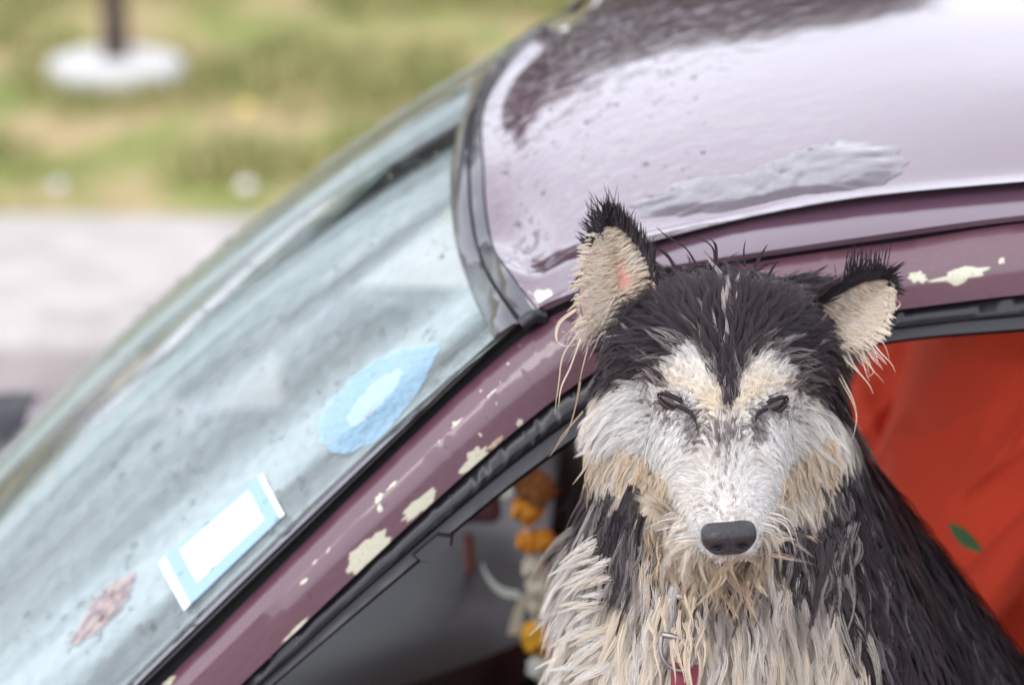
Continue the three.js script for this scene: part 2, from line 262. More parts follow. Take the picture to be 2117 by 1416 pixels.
  const mono = (a) => a.filter((p, i) => i === 0 || i === a.length - 1 || (p.z < a[0].z - 0.005 && p.z > a[a.length - 1].z + 0.05)).sort((p, q) => q.z - p.z);
  const HO = resample(mono(hOut), NH), HI0 = mono(hIn); const HI = resample(HI0, NH);
  const eH = (k, up) => HO.map((p, i) => p.clone().lerp(HI[i], k).add(V3(-0.4 * up, 0.8 * up, 0)));
  // roof panel
  const rows = [], NR = 90;
  for (let j = 0; j <= NR; j++) {
    const t = Math.pow(j / NR, 1.5); rows.push(HO.map((p, i) => {
      const zt = mix(ZN, ZF, i / (NH - 1)), k = sstep(0, 0.12, t), z = mix(p.z, mix(zt, p.z, 0.35), k), x = mix(p.x, 1.25, t);
      return V3(x, mix(p.y, roofY(x, z), sstep(0, 0.03, t)), z);
    }));
  }
  const R = RNG(9);
  // standing beads and film of water: rough near the header and on the far half, calm in the middle
  const wet = dataTex(1024, 1024, (u, v) => { const m = clamp(sstep(0.20, 0.05, v + 0.06 * fbm(u * 9, v * 9, 3, 2)) + sstep(0.24, 0.42, u + 0.12 * fbm(u * 7, v * 7, 6, 3)) + 0.12); const n = fbm(u * 70, v * 90, 1, 3), w = fbm(u * 16, v * 24, 8, 3); const k = 0.5 + m * (0.46 * n + 0.42 * w) + 0.10 * w; return [k, k, k]; }, false, [1 / 1.6, 1 / 1.6]);
  const roofPaint = paint.clone(); roofPaint.bumpMap = wet; roofPaint.bumpScale = 0.0030; roofPaint.clearcoatNormalMap = null; roofPaint.clearcoatRoughness = 0.03; roofPaint.roughness = 0.14; roofPaint.ior = 2.1;
  const rg = loft(rows); carPart('roof', rg, roofPaint);
  // roof edge step, gutter lip, on both sides
  const KE = [[1090, 586], [1180, 519], [1337, 481], [1475, 453], [1762, 397], [2117, 359], [2700, 311], [3300, 287]], KB = [[1103, 622], [1196, 556], [1348, 499], [1475, 477], [1762, 428], [2117, 388], [2700, 340], [3300, 316]], KG = [[1118, 636], [1210, 596], [1348, 557], [1475, 536], [1762, 493], [2117, 445], [2700, 397], [3300, 373]];
  const rc = (k, off, dy = 0) => { const c = new THREE.CatmullRomCurve3(k.map(([x, y]) => side(x, y, off)), false, 'centripetal'), r = []; for (let i = 0; i <= 90; i++) r.push(c.getPoint(i / 90).add(V3(0, dy, 0))); return r; };
  both('roof_gutter', [rc(KE, -0.062, 0.004), rc(KE, -0.05, 0.002), rc(KE, -0.045), rc(KB, -0.035, 0.0005), rc(KB, -0.034), between(rc(KB, -0.034), rc(KG, 0.002), 0.06, 0.0004), between(rc(KB, -0.034), rc(KG, 0.002), 0.5, 0.0010), between(rc(KB, -0.034), rc(KG, 0.002), 0.9, 0.0006), rc(KG, 0.002), rc(KG, 0.000, -0.004), rc(KG, -0.012, -0.006)], paint, 32);
  // windscreen: glass, its rubber trim along the pillar and the two rubber bands of the header
  const pb = side(-420, 2090, -0.012), pillar = resample([pb, side(265, 1416, -0.012), side(750, 948, -0.012), nearIn], 40), pillarF = pillar.map(mirror);
  const glassAt = (u, v) => {
    const bow = 1 - Math.pow(Math.abs(2 * u - 1), 2.2), top = HI[0].clone(); const iu = u * (NH - 1), i0 = Math.min(NH - 2, Math.floor(iu)); top.copy(HI[i0]).lerp(HI[i0 + 1], iu - i0);
    const bot = V3(pb.x - 0.13 * bow, pb.y - 0.0 * bow, mix(pb.z, 2 * ZM - pb.z, u)), p = bot.clone().lerp(top, v);
    const iv = v * 39, j = Math.min(38, Math.floor(iv)), a = pillar[j].clone().lerp(pillar[j + 1], iv - j), b = pillarF[j].clone().lerp(pillarF[j + 1], iv - j);
    p.add(a.sub(pb.clone().lerp(HI[0], v)).multiplyScalar(1 - u)).add(b.sub(mirror(pb).lerp(HI[NH - 1], v)).multiplyScalar(u));
    return p.add(V3(-0.62, 0.78, 0).multiplyScalar(0.035 * bow * 4 * v * (1 - v)));
  };
  const gridRows = (nu, nv, out) => { const rr = []; for (let j = 0; j <= nv; j++) { const r = []; for (let i = 0; i <= nu; i++) r.push(glassAt(i / nu, j / nv).add(V3(-0.62, 0.78, 0).multiplyScalar(out))); rr.push(r); } return rr; };
  const glass = carPart('windscreen', loft(gridRows(80, 40, 0)), phys(lin(0.86, 0.95, 0.93), 0.04, { transmission: 1, thickness: 0, ior: 1.52 }));
  {
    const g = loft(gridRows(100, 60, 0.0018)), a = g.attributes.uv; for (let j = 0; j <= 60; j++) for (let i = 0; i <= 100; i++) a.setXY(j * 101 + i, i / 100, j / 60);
    const streak = (u, v) => { // run-off streaks down the slope; pale bands also stand in for mirrored sky
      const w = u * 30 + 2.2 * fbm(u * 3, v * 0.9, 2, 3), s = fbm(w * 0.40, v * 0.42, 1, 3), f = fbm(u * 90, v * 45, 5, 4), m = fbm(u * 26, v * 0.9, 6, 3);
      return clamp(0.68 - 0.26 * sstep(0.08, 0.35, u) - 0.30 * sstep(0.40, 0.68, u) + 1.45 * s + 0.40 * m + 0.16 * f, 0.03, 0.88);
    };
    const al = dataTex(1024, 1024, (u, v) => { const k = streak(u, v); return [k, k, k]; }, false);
    const cm = dataTex(256, 256, (u, v) => { const n = fbm(u * 90, v * 60, 4, 3) * 0.08; return [0.60 + n, 0.655 + n, 0.65 + n]; }, true);  // pale film colour carries the sky sheen of the wet glass
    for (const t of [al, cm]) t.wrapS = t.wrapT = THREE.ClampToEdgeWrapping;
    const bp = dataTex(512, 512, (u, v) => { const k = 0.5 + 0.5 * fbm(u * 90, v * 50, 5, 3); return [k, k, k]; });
    subPart('water_sheen_film', g, phys(lin(1, 1, 1), 0.3, { map: cm, alphaMap: al, transparent: true, bumpMap: bp, bumpScale: 0.0012, side: THREE.DoubleSide }), glass);
  }
  {   // stickers on the inside of the glass: blue leaf shape, inspection label, brown leaf
    const seen = []; for (let i = 0; i <= 120; i++) for (let j = 0; j <= 160; j++) { const u = i / 240, v = j / 160, p = glassAt(u, v).sub(EYE), d = p.dot(DIR); seen.push([CX + F * p.dot(RIGHT) / d, CY - F * p.dot(UPV) / d, u, v]); }
    const find = (px, py) => { let best = 1e9, b = null; for (const q of seen) { const e = (q[0] - px) ** 2 + (q[1] - py) ** 2; if (e < best) { best = e; b = q; } } return [b[2], b[3]]; };
    const sheet = (quad, nu, nv, off) => { const c = quad.map((q) => find(...q)), rr = []; for (let j = 0; j <= nv; j++) { const r = []; for (let i = 0; i <= nu; i++) { const s = i / nu, t = j / nv, u = mix(mix(c[0][0], c[1][0], s), mix(c[3][0], c[2][0], s), t), v = mix(mix(c[0][1], c[1][1], s), mix(c[3][1], c[2][1], s), t); r.push(glassAt(u, v).add(V3(-0.62, 0.78, 0).multiplyScalar(off))); } rr.push(r); } const g = loft(rr), a = g.attributes.uv; for (let j = 0; j <= nv; j++) for (let i = 0; i <= nu; i++) a.setXY(j * (nu + 1) + i, i / nu, j / nv); return g; };
    const outline = (pts, off) => { const c = resample(pts.map(([x, y]) => V3(x, y, 0)), 48), mid = pts.reduce((s, [x, y]) => [s[0] + x / pts.length, s[1] + y / pts.length], [0, 0]); const W = (x, y) => { const [u, v] = find(x, y); return glassAt(u, v).add(V3(-0.62, 0.78, 0).multiplyScalar(off)); }; const rr = [0, 0.2, 0.4, 0.6, 0.8, 1].map((k) => c.map((p) => W(mix(mid[0], p.x, k), mix(mid[1], p.y, k)))); const g = loft(rr), a = g.attributes; for (let i = 0; i < a.uv.count; i++) a.uv.setXY(i, a.position.getX(i), a.position.getZ(i)); return g; };
    const lf = [[915, 718], [850, 722], [780, 752], [705, 815], [668, 880], [668, 915], [695, 940], [760, 930], [820, 880], [865, 820], [890, 770], [915, 718]];
    const blue = obj('sticker', outline(lf, 0.0032), std(lin(0.33, 0.56, 0.73), 0.5, { map: dataTex(256, 256, (u, v) => { const n = fbm(u * 22, v * 22, 3, 4); const k = n > 0.2 ? 0.55 : 1; return [k, 0.85 + k * 0.15, 1]; }, true, [16, 16]), alphaMap: dataTex(256, 256, (u, v) => { const k = 0.62 + 0.5 * fbm(u * 10, v * 10, 8, 4); return [k, k, k]; }, false, [14, 14]), transparent: true, opacity: 0.62 }));
    tag(blue, 'pale blue leaf shaped sticker on the windscreen near the pillar top', 'sticker');
    const inner = [[840, 768], [790, 790], [745, 838], [722, 880], [735, 892], [790, 850], [830, 800], [840, 768]];
    obj('worn_patch', outline(inner, 0.0037), std(lin(0.62, 0.74, 0.82), 0.6, { transparent: true, opacity: 0.35 }), blue);
    const cv = document.createElement('canvas'); cv.width = 512; cv.height = 256; const c = cv.getContext('2d');
    c.fillStyle = '#a3c6e8'; c.fillRect(0, 0, 512, 256); c.fillStyle = '#f4f8fb'; c.fillRect(0, 0, 34, 256); c.fillRect(490, 0, 22, 256); c.fillStyle = '#f8fbfd'; c.fillRect(95, 22, 340, 178);
    c.fillStyle = '#8aa6b4'; for (const [x, y, w, h] of [[120, 160, 90, 6], [120, 140, 60, 6], [250, 120, 120, 6], [110, 60, 10, 26], [118, 110, 34, 6], [240, 40, 60, 8], [250, 60, 44, 6], [330, 36, 70, 8], [336, 56, 48, 6], [340, 76, 60, 6]]) c.fillRect(x, y, w, h);
    const t = new THREE.CanvasTexture(cv); t.flipY = false; t.colorSpace = THREE.SRGBColorSpace;
    tag(obj('label_sticker', sheet([[333, 1168], [543, 985], [592, 1068], [386, 1268]], 16, 10, 0.0032), std(lin(0.66, 0.66, 0.66), 0.5, { map: t })), 'white and blue rectangular paper label on the lower windscreen corner', 'sticker');
    const bl = [[288, 1186], [250, 1205], [205, 1240], [170, 1295], [148, 1342], [185, 1326], [230, 1290], [268, 1240], [288, 1186]];
    tag(obj('sticker', outline(bl, 0.0034), std(lin(1, 1, 1), 0.6, { map: dataTex(256, 256, (u, v) => { const n = fbm(u * 8, v * 8, 3, 4) + 0.1; const k = sstep(-0.15, 0.3, n); return [mix(0.50, 0.72, k), mix(0.40, 0.63, k), mix(0.42, 0.60, k)]; }, true, [12, 12]), transparent: true, opacity: 0.55 })), 'faded brown leaf shaped sticker low on the windscreen', 'sticker');
  }
  const tr0 = resample([pb, side(265, 1416, -0.012), side(750, 948, -0.012), side(1014, 716, -0.012), side(1058, 690, -0.012)], 60);
  const kt = [[-400, 2100], [288, 1416], [745, 975], [958, 771], [1082, 664]], kt1 = resample(kt.map(([x, y]) => side(x, y, 0.0)), 60);
  const trimRows = [between(tr0, kt1, -0.25, -0.008), tr0, between(tr0, kt1, 0.06, 0.004), between(tr0, kt1, 0.4, 0.006), between(tr0, kt1, 0.75, 0.005), kt1, between(kt1, kt1, 0, -0.006)];
  const [tn] = both('windscreen_trim', trimRows, phys(lin(0.05, 0.048, 0.055), 0.22, { clearcoat: 1, clearcoatRoughness: 0.1 }), 50);
  // cap where the side trim ends at the roof corner
  carPart('trim_cap', tube([side(1078, 672, 0.004), side(1104, 654, 0.004), side(1124, 657, 0.0)], 0.0055, 12, 10), rubber);
  const hb = [eH(1.02, -0.004), eH(1, 0.002), eH(0.96, 0.004), eH(0.55, 0.0045), eH(0.47, 0.003), eH(0.44, -0.003), eH(0.40, -0.003), eH(0.37, 0.003), eH(0.1, 0.0045), eH(0.04, 0.003), eH(0.02, -0.003), eH(-0.03, -0.003)];
  carPart('header_trim', creased(loft(hb), 55), phys(lin(0.035, 0.035, 0.042), 0.28, { clearcoat: 0.8, clearcoatRoughness: 0.15 }));
  // inner lining: headliner, pillars' inner faces, so the cabin is closed
  const lining = std(lin(0.33, 0.29, 0.26), 0.95), dark = std(lin(0.035, 0.03, 0.034), 0.6);
  carPart('headliner', loft(rows.filter((_, j) => j % 6 === 0 || j === NR).map((r) => r.map((p) => p.clone().add(V3(0, -0.028, 0))))), lining);
  const oi = curve('open', -0.004, -0.035); both('pillar_lining', [oi, oi.map((p) => p.clone().add(V3(-0.008, 0.025, -0.03)))], dark);
  // far door card, near door, dashboard, floor, rear wall, bonnet, wings, wheels
  const zb = 0.10;
  const doorSide = (z) => { const prof = [[0.905, -0.015], [0.90, 0.0], [0.86, 0.012], [0.74, 0.028], [0.60, 0.034], [0.50, 0.026], [0.40, 0.022], [0.28, 0.0], [0.22, -0.03]]; return prof.map(([y, o]) => [-0.42, -0.2, 0.1, 0.4, 0.78].map((x) => V3(x, y, z + (o - 0.015)))); };
  for (const f of [0, 1]) { let r = doorSide(zb); if (f) r = far(r); carPart('door', creased(loft(r), 40), paint); let q = r.map((a) => a.map((p) => p.clone().add(V3(0, -0.004, f ? 0.07 : -0.07)))); carPart('door_card', loft(q), std(lin(0.16, 0.135, 0.125), 0.9)); carPart('window_sill', box(1.2, 0.02, 0.085, 0.18, 0.893, f ? 2 * ZM - zb + 0.052 : zb - 0.052, 0.006), rubber); }
  const wing = (f) => { const P = [[0.745, -0.09], [0.72, -0.03], [0.68, 0.0], [0.58, 0.02], [0.45, 0.016], [0.3, 0.0]].map(([y, o]) => { const r = []; for (let i = 0; i <= 12; i++) { const t = i / 12, x = mix(-0.43, -1.55, t); r.push(V3(x, y - 0.13 * t - 0.05 * t * t * (y > 0.7 ? 1 : 0), zb - 0.02 + o - 0.07 * t * t)); } return r; }); return f ? far(P) : P; };
  for (const f of [0, 1]) carPart('front_wing', creased(loft(wing(f)), 40), paint);
  { const r = []; for (let j = 0; j <= 16; j++) { const s = j / 16, q = []; for (let i = 0; i <= 14; i++) { const t = i / 14, w = mix(0.0, 0.055, t * t); q.push(V3(mix(-0.78, -1.56, t) - 0.06 * (1 - (2 * s - 1) ** 2), 0.66 - 0.07 * t - 0.05 * t * t + 0.03 * (1 - (2 * s - 1) ** 2), mix(zb - 0.1 - w, 2 * ZM - zb + 0.1 + w, s))); } r.push(q); } carPart('bonnet', loft(r), paint); }
  carPart('cowl', box(0.36, 0.03, 1.2, -0.66, 0.63, ZM, 0.01), dull);
  carPart('front_panel', box(0.05, 0.32, 1.1, -1.58, 0.48, ZM, 0.02), paint); carPart('bumper', box(0.1, 0.12, 1.35, -1.63, 0.38, ZM, 0.03), rubber);
  carPart('floor_pan', box(2.5, 0.03, 1.3, 0.25, 0.22, ZM, 0.01), dark); carPart('bulkhead', box(0.03, 0.5, 1.3, -0.62, 0.45, ZM, 0.01), dark);
  carPart('rear_wall', box(0.04, 0.75, 1.24, 1.28, 0.58, ZM, 0.01), paint); carPart('rear_wall', box(0.04, 0.12, 1.06, 1.25, 1.26, ZM, 0.01), paint);
  carPart('rear_window', box(0.006, 0.25, 1.1, 1.262, 1.08, ZM, 0.002), phys(lin(0.6, 0.68, 0.66), 0.05, { transmission: 1, thickness: 0 }));
  for (const f of [0, 1]) { const z = f ? 2 * ZM - 0.04 : 0.04; carPart('rear_pillar', box(0.5, 0.44, 0.05, 1.03, 1.1, f ? 2 * ZM - 0.015 : 0.015, 0.015), paint); carPart('rear_quarter', box(0.52, 0.66, 0.06, 1.03, 0.56, f ? 2 * ZM - 0.08 : 0.08, 0.02), paint); }
  for (const x of [-1.08, 1.05]) for (const f of [0, 1]) {
    const w = new THREE.Group(); w.name = 'wheel'; w.position.set(x - 0.35, 0.27, f ? -0.6 : 0.6); car.add(w);
    obj('tyre', new THREE.LatheGeometry([[0.18, -0.075], [0.25, -0.08], [0.27, -0.05], [0.272, 0], [0.27, 0.05], [0.25, 0.08], [0.18, 0.075]].map((p) => new THREE.Vector2(...p)), 36).rotateX(Math.PI / 2), dull, w);
    obj('rim', new THREE.LatheGeometry([[0.001, 0.03], [0.06, 0.035], [0.13, 0.01], [0.165, 0.05], [0.182, 0.07], [0.182, -0.07]].map((p) => new THREE.Vector2(...p)), 36).rotateX(f ? -Math.PI / 2 : Math.PI / 2), std(lin(0.5, 0.5, 0.52), 0.35, { metalness: 0.8 }), w);
  }
  // dashboard seen through the side window
  const dash = carPart('dashboard', (() => { const prof = [[-0.70, 0.72], [-0.62, 0.765], [-0.45, 0.785], [-0.26, 0.79], [-0.19, 0.785], [-0.155, 0.765], [-0.16, 0.72], [-0.20, 0.69], [-0.22, 0.60], [-0.30, 0.45]]; return creased(loft(prof.map(([x, y]) => { const r = []; for (let i = 0; i <= 32; i++) { const s = i / 32, lip = x > -0.4 ? mix(-0.17, 0.03, sstep(0.26, 0.52, s)) : 0; r.push(V3(x + lip, y + (x > -0.5 && y > 0.7 ? 0.03 * sstep(0.5, 0.62, s) * (1 - sstep(0.86, 0.95, s)) : 0), mix(0.03, 2 * ZM - 0.03, s))); } return r; })), 40); })(), phys(lin(0.032, 0.023, 0.024), 0.5, { clearcoat: 0.12, clearcoatRoughness: 0.3 }));
  for (let k = 0; k < 4; k++) subPart('air_vent', box(0.012, 0.045, 0.10, k < 2 ? -0.335 + k * 0.02 : -0.135, 0.742, [-0.10, -0.27, -0.70, -1.0][k], 0.005), dull, dash);
  for (let k = 0; k < 7; k++) subPart('grille_bar', box(0.012, 0.006, 0.16, -0.50, 0.791, -0.16 - k * 0.13, 0.003), dull, dash);
  subPart('trim_strip', box(0.014, 0.012, 0.24, -0.371, 0.69, -0.2, 0.004), std(lin(0.75, 0.75, 0.78), 0.3, { metalness: 0.6 }), dash);
  subPart('grab_bar', tube([V3(-0.245, 0.77, -0.03), V3(-0.215, 0.80, -0.05), V3(-0.19, 0.80, -0.12), V3(-0.22, 0.78, -0.16)], 0.008, 16, 8), std(lin(0.6, 0.6, 0.66), 0.3, { metalness: 0.5 }), dash);
  { const st = new THREE.TorusGeometry(0.18, 0.013, 10, 40); st.rotateY(Math.PI / 2); st.rotateZ(-0.5); st.translate(-0.14, 0.60, -0.86); const w = carPart('steering_wheel', st, rubber); subPart('column', tube([V3(-0.17, 0.575, -0.86), V3(-0.33, 0.52, -0.86)], 0.03, 4, 10), dark, w); subPart('spoke', tube([V3(-0.16, 0.58, -0.69), V3(-0.18, 0.575, -0.86), V3(-0.16, 0.58, -1.03)], 0.012, 8, 6), dark, w); }
  // inside mirror, hanging from the header
  { const m = carPart('inside_mirror', box(0.025, 0.055, 0.21, -0.10, 1.205, ZM, 0.01), dull); subPart('stem', tube([V3(-0.105, 1.22, ZM), V3(-0.12, 1.265, ZM)], 0.006, 4, 8), dull, m); }
  // seats
  for (const z of [-0.25, -0.87]) { const m = std(lin(0.05, 0.035, 0.04), 0.9), q = new THREE.Group(); q.name = 'seat'; q.position.set(-0.1, 0.24, z - ZM); car.add(q); obj('cushion', box(0.48, 0.16, 0.48, 0, 0.1, 0, 0.05), m, q); const b = obj('backrest', box(0.12, 0.58, 0.46, 0, 0, 0, 0.05), m, q); b.position.set(0.28, 0.42, 0); b.rotation.z = -0.22; }
  // far wing mirror
  { const p = atZ(30, 912, -1.30), m = carPart('wing_mirror', (() => { const g = new THREE.SphereGeometry(1, 28, 20), a = g.attributes.position; for (let i = 0; i < a.count; i++) { let x = a.getX(i), y = a.getY(i), z = a.getZ(i); x = x > 0.25 ? 0.25 : x; a.setXYZ(i, x * 0.07 + p.x, y * 0.05 + p.y, z * 0.085 + p.z); } g.computeVertexNormals(); return g; })(), rubber); subPart('mirror_glass', new THREE.CircleGeometry(1, 30).scale(0.07, 0.04, 1).rotateY(Math.PI / 2).translate(p.x + 0.019, p.y, p.z), std(lin(0.9, 0.9, 0.9), 0.03, { metalness: 1 }), m); subPart('stalk', tube([p.clone().add(V3(0, -0.03, 0.05)), V3(p.x + 0.03, 0.68, -1.2)], 0.014, 6, 8), rubber, m); }
  // drops of water standing on glass, roof and seals
  {
    const dg = new THREE.SphereGeometry(1, 10, 6, 0, 6.2832, 0, Math.PI / 2), dm = phys(lin(1, 1, 1), 0.02, { transmission: 1, thickness: 0.001, ior: 1.33 }), RD = RNG(21);
    const N = 2060, im = new THREE.InstancedMesh(dg, dm, N), M = new THREE.Matrix4(), q = new THREE.Quaternion(), up = V3(0, 1, 0); let i = 0;
    const put = (p, n, r) => { q.setFromUnitVectors(up, n); M.compose(p, q, V3(r * (0.8 + RD() * 0.5), r * 0.5, r * (0.8 + RD() * 0.5))); im.setMatrixAt(i++, M); };
    while (i < 1700) { const u = Math.pow(RD(), 1.3), v = 0.1 + RD() * 0.9, p = glassAt(u, v), a = glassAt(Math.min(1, u + 0.01), v).sub(p), b = glassAt(u, Math.min(1, v + 0.01)).sub(p), n = b.cross(a).normalize(); if (n.y < 0) n.negate(); if (noise.noise(u * 14, v * 9, 3) < RD() * 0.6 - 0.25) continue; put(p.addScaledVector(n, 0.0019), n, 0.0009 + 0.0028 * Math.pow(RD(), 3)); }
    while (i < 2000) { const k = Math.floor(RD() * NH * 0.6), p = HO[k], x = p.x + 0.015 + Math.pow(RD(), 2) * 0.16, z = p.z + (RD() - 0.5) * 0.015; if (z > -0.06) continue; const y = roofY(x, z), n = V3(y - roofY(x + 0.01, z), 0.01, y - roofY(x, z + 0.01)).normalize(); put(V3(x, y + 0.0004, z), n, 0.0007 + 0.0018 * Math.pow(RD(), 3)); }
    const row = between(s0, s3, 0.3, 0.0068); while (i < N) { const k = Math.floor(RD() * 120), p = row[k].clone().add(V3(0, (RD() - 0.5) * 0.012, (RD() - 0.5) * 0.001)); put(p, V3(0.1, 0.35, 1).normalize(), 0.0005 + 0.0012 * Math.pow(RD(), 2)); }
    im.name = numbered('water_drops'); tag(im, 'beads of water standing on the windscreen, roof front and window seal', 'water drops'); im.userData.kind = 'stuff'; scene.add(im); im.castShadow = true;
  }
  // puddle of water lying on the roof above the dog
  {
    const pd = [[1300, 432], [1370, 395], [1440, 372], [1520, 368], [1580, 345], [1650, 318], [1730, 298], [1800, 300], [1862, 318], [1876, 345], [1830, 378], [1760, 398], [1640, 410], [1540, 430], [1440, 446], [1350, 452]].map(([x, y]) => onRoof(x, y));
    const mid = pd.reduce((s, p) => s.add(p.clone().multiplyScalar(1 / pd.length)), V3(0, 0, 0)), rim = resample([...pd, pd[0]], 140), rr = [];
    for (let j = 0; j <= 26; j++) { const k = 1 - j / 26; rr.push(rim.map((p, i) => { const a = i / 139 * 6.2832, w = 1 + 0.06 * noise.noise(Math.cos(a) * 5, Math.sin(a) * 5, 1) * 2, x = mix(mid.x, p.x, k * w), z = mix(mid.z, p.z, k * w), e = sstep(0, 0.3, 1 - k); return V3(x, roofY(x, z) + 0.0004 + e * (0.0022 + 0.0016 * fbm(x * 90, z * 48, 2, 4) + 0.0014 * fbm(x * 26, z * 14, 5, 2)), z); })); }
    tag(obj('puddle', loft(rr), phys(lin(0.95, 0.95, 0.96), 0.03, { transmission: 1, thickness: 0.002, ior: 1.5, clearcoat: 1, clearcoatRoughness: 0.02 })), 'rippled puddle of rinse water lying on the maroon car roof', 'puddle');
  }
}
// ------------------------------------------------------------------ the wet dog
{
  // dog space: x right, y up, z toward the viewer of the photograph, origin between and above the eyes
  const D0 = 2.88, O = EYE.clone().addScaledVector(rayDir(1500, 800), D0), PXM = D0 / F;
  const BACK = DIR.clone().negate();
  const U = (px, py, z) => { const d = D0 - z; return V3((px - CX) / F * d - (1500 - CX) * PXM, (CY - py) / F * d - (CY - 800) * PXM, z); };
  const PX = (p) => { const d = D0 - p.z; return [CX + (p.x + (1500 - CX) * PXM) * F / d, CY - (p.y + (CY - 800) * PXM) * F / d]; };
  const toW = new THREE.Matrix4().makeBasis(RIGHT, UPV, BACK).setPosition(O);
  const base = O.clone().add(V3(0.1, -0.75, -0.35));
  const dog = thing('dog', 'soaked black and white husky leaning out of the car window with eyes lowered', 'dog', base.toArray());
  const toDog = new THREE.Matrix4().makeTranslation(-base.x, -base.y, -base.z).multiply(toW);
  const part = (name, g, m, kind, parent = dog) => { g.applyMatrix4(toDog); return obj(name, g, m, parent, kind); };
  // body field: tapered capsules and balls joined by a smooth minimum
  const prim = [];
  const cap = (a, ra, b, rb, k = 0.02) => prim.push({ a: U(...a), b: U(...b), ra, rb, k });
  const ell = (a, rx, ry, rz, k = 0.02) => prim.push({ e: U(...a), rx, ry, rz, k });
  ell([1487, 730, -0.038], 0.072, 0.051, 0.074);                         // skull
  cap([1497, 800, 0.012], 0.040, [1502, 935, 0.058], 0.037, 0.018);     // bridge
  cap([1487, 915, 0.028], 0.0490, [1499, 1082, 0.092], 0.0285, 0.016);    // muzzle
  ell([1338, 846, -0.052], 0.036, 0.034, 0.036); ell([1618, 854, -0.056], 0.031, 0.033, 0.034);   // cheeks
  ell([1378, 905, -0.048], 0.030, 0.028, 0.032); ell([1606, 908, -0.052], 0.025, 0.026, 0.030);
  ell([1428, 780, 0.026], 0.027, 0.023, 0.022, 0.014); ell([1568, 784, 0.024], 0.026, 0.022, 0.022, 0.014);       // brows
  cap([1500, 985, 0.022], 0.036, [1508, 1108, 0.070], 0.0185, 0.010);      // lower jaw
  ell([1330, 640, -0.085], 0.028, 0.030, 0.024); ell([1665, 660, -0.088], 0.026, 0.028, 0.024);    // ear roots
  cap([1500, 800, -0.085], 0.076, [1440, 1150, -0.085], 0.080, 0.03);     // neck
  cap([1455, 1150, -0.075], 0.082, [1430, 1720, -0.06], 0.092, 0.03);     // chest
  cap([1570, 950, -0.11], 0.068, [1700, 1560, -0.14], 0.115, 0.03);       // shoulder
  cap([1625, 1000, -0.165], 0.058, [2010, 1720, -0.30], 0.108, 0.03);     // back
  cap([1980, 1700, -0.30], 0.115, [2250, 1980, -0.46], 0.12, 0.03);       // rump
  cap([1390, 1720, -0.09], 0.05, [1370, 2250, -0.2], 0.03, 0.03); cap([1560, 1720, -0.12], 0.05, [1580, 2300, -0.22], 0.03, 0.03);
  const T3 = V3();
  function sdf(x, y, z) {
    let d = 1e9;
    for (const p of prim) {
      let e;
      if (p.e) { const qx = (x - p.e.x) / p.rx, qy = (y - p.e.y) / p.ry, qz = (z - p.e.z) / p.rz, l = Math.sqrt(qx * qx + qy * qy + qz * qz); const m = Math.sqrt((qx / p.rx) ** 2 + (qy / p.ry) ** 2 + (qz / p.rz) ** 2); e = l * (l - 1) / Math.max(m, 1e-6); if (l < 0.3) e = -Math.min(p.rx, p.ry, p.rz) * (1 - l); }
      else { const bx = p.b.x - p.a.x, by = p.b.y - p.a.y, bz = p.b.z - p.a.z, ax = x - p.a.x, ay = y - p.a.y, az = z - p.a.z; const h = clamp((ax * bx + ay * by + az * bz) / (bx * bx + by * by + bz * bz)); e = Math.hypot(ax - bx * h, ay - by * h, az - bz * h) - mix(p.ra, p.rb, h); }
      if (d > 1e8) d = e; else { const k = p.k, h = Math.max(k - Math.abs(d - e), 0) / k; d = Math.min(d, e) - h * h * k * 0.25; }
    }
    return d;
  }
  const grad = (p, e = 0.0015) => V3(sdf(p.x + e, p.y, p.z) - sdf(p.x - e, p.y, p.z), sdf(p.x, p.y + e, p.z) - sdf(p.x, p.y - e, p.z), sdf(p.x, p.y, p.z + e) - sdf(p.x, p.y, p.z - e)).normalize();
  const onSkin = (px, py, out = 0) => { let z = 0.2; for (let i = 0; i < 60; i++) { const p = U(px, py, z), d = sdf(p.x, p.y, p.z); if (d < 0.0003) break; z -= Math.max(d * 0.9, 0.0004); if (z < -0.6) break; } const p = U(px, py, z); return out ? p.addScaledVector(grad(p), out) : p; };
  // skin mesh
  const RES = 132, C0 = V3(0.09, -0.255, -0.17), HS = 0.385;
  const mc = new MarchingCubes(RES, dull, false, false, 400000); mc.isolation = 0;
  { const s = HS * 2 / RES; let n = 0; for (let k = 0; k < RES; k++) for (let j = 0; j < RES; j++) for (let i = 0; i < RES; i++, n++) mc.field[n] = (i < 2 || j < 2 || k < 2 || i > RES - 3 || j > RES - 3 || k > RES - 3) ? -0.01 : -sdf(C0.x + (i - RES / 2) * s, C0.y + (j - RES / 2) * s, C0.z + (k - RES / 2) * s); }
  mc.update();
  const SN = mc.count, SP = new Float32Array(SN * 3), SNm = new Float32Array(SN * 3);
  for (let i = 0; i < SN; i++) { const p = V3(mc.positionArray[i * 3] * HS + C0.x, mc.positionArray[i * 3 + 1] * HS + C0.y, mc.positionArray[i * 3 + 2] * HS + C0.z); p.toArray(SP, i * 3); grad(p).toArray(SNm, i * 3); }

  // ---------------- markings
  const inPoly = (x, y, P) => { let c = false; for (let i = 0, j = P.length - 1; i < P.length; j = i++) if ((P[i][1] > y) !== (P[j][1] > y) && x < (P[j][0] - P[i][0]) * (y - P[i][1]) / (P[j][1] - P[i][1]) + P[i][0]) c = !c; return c; };
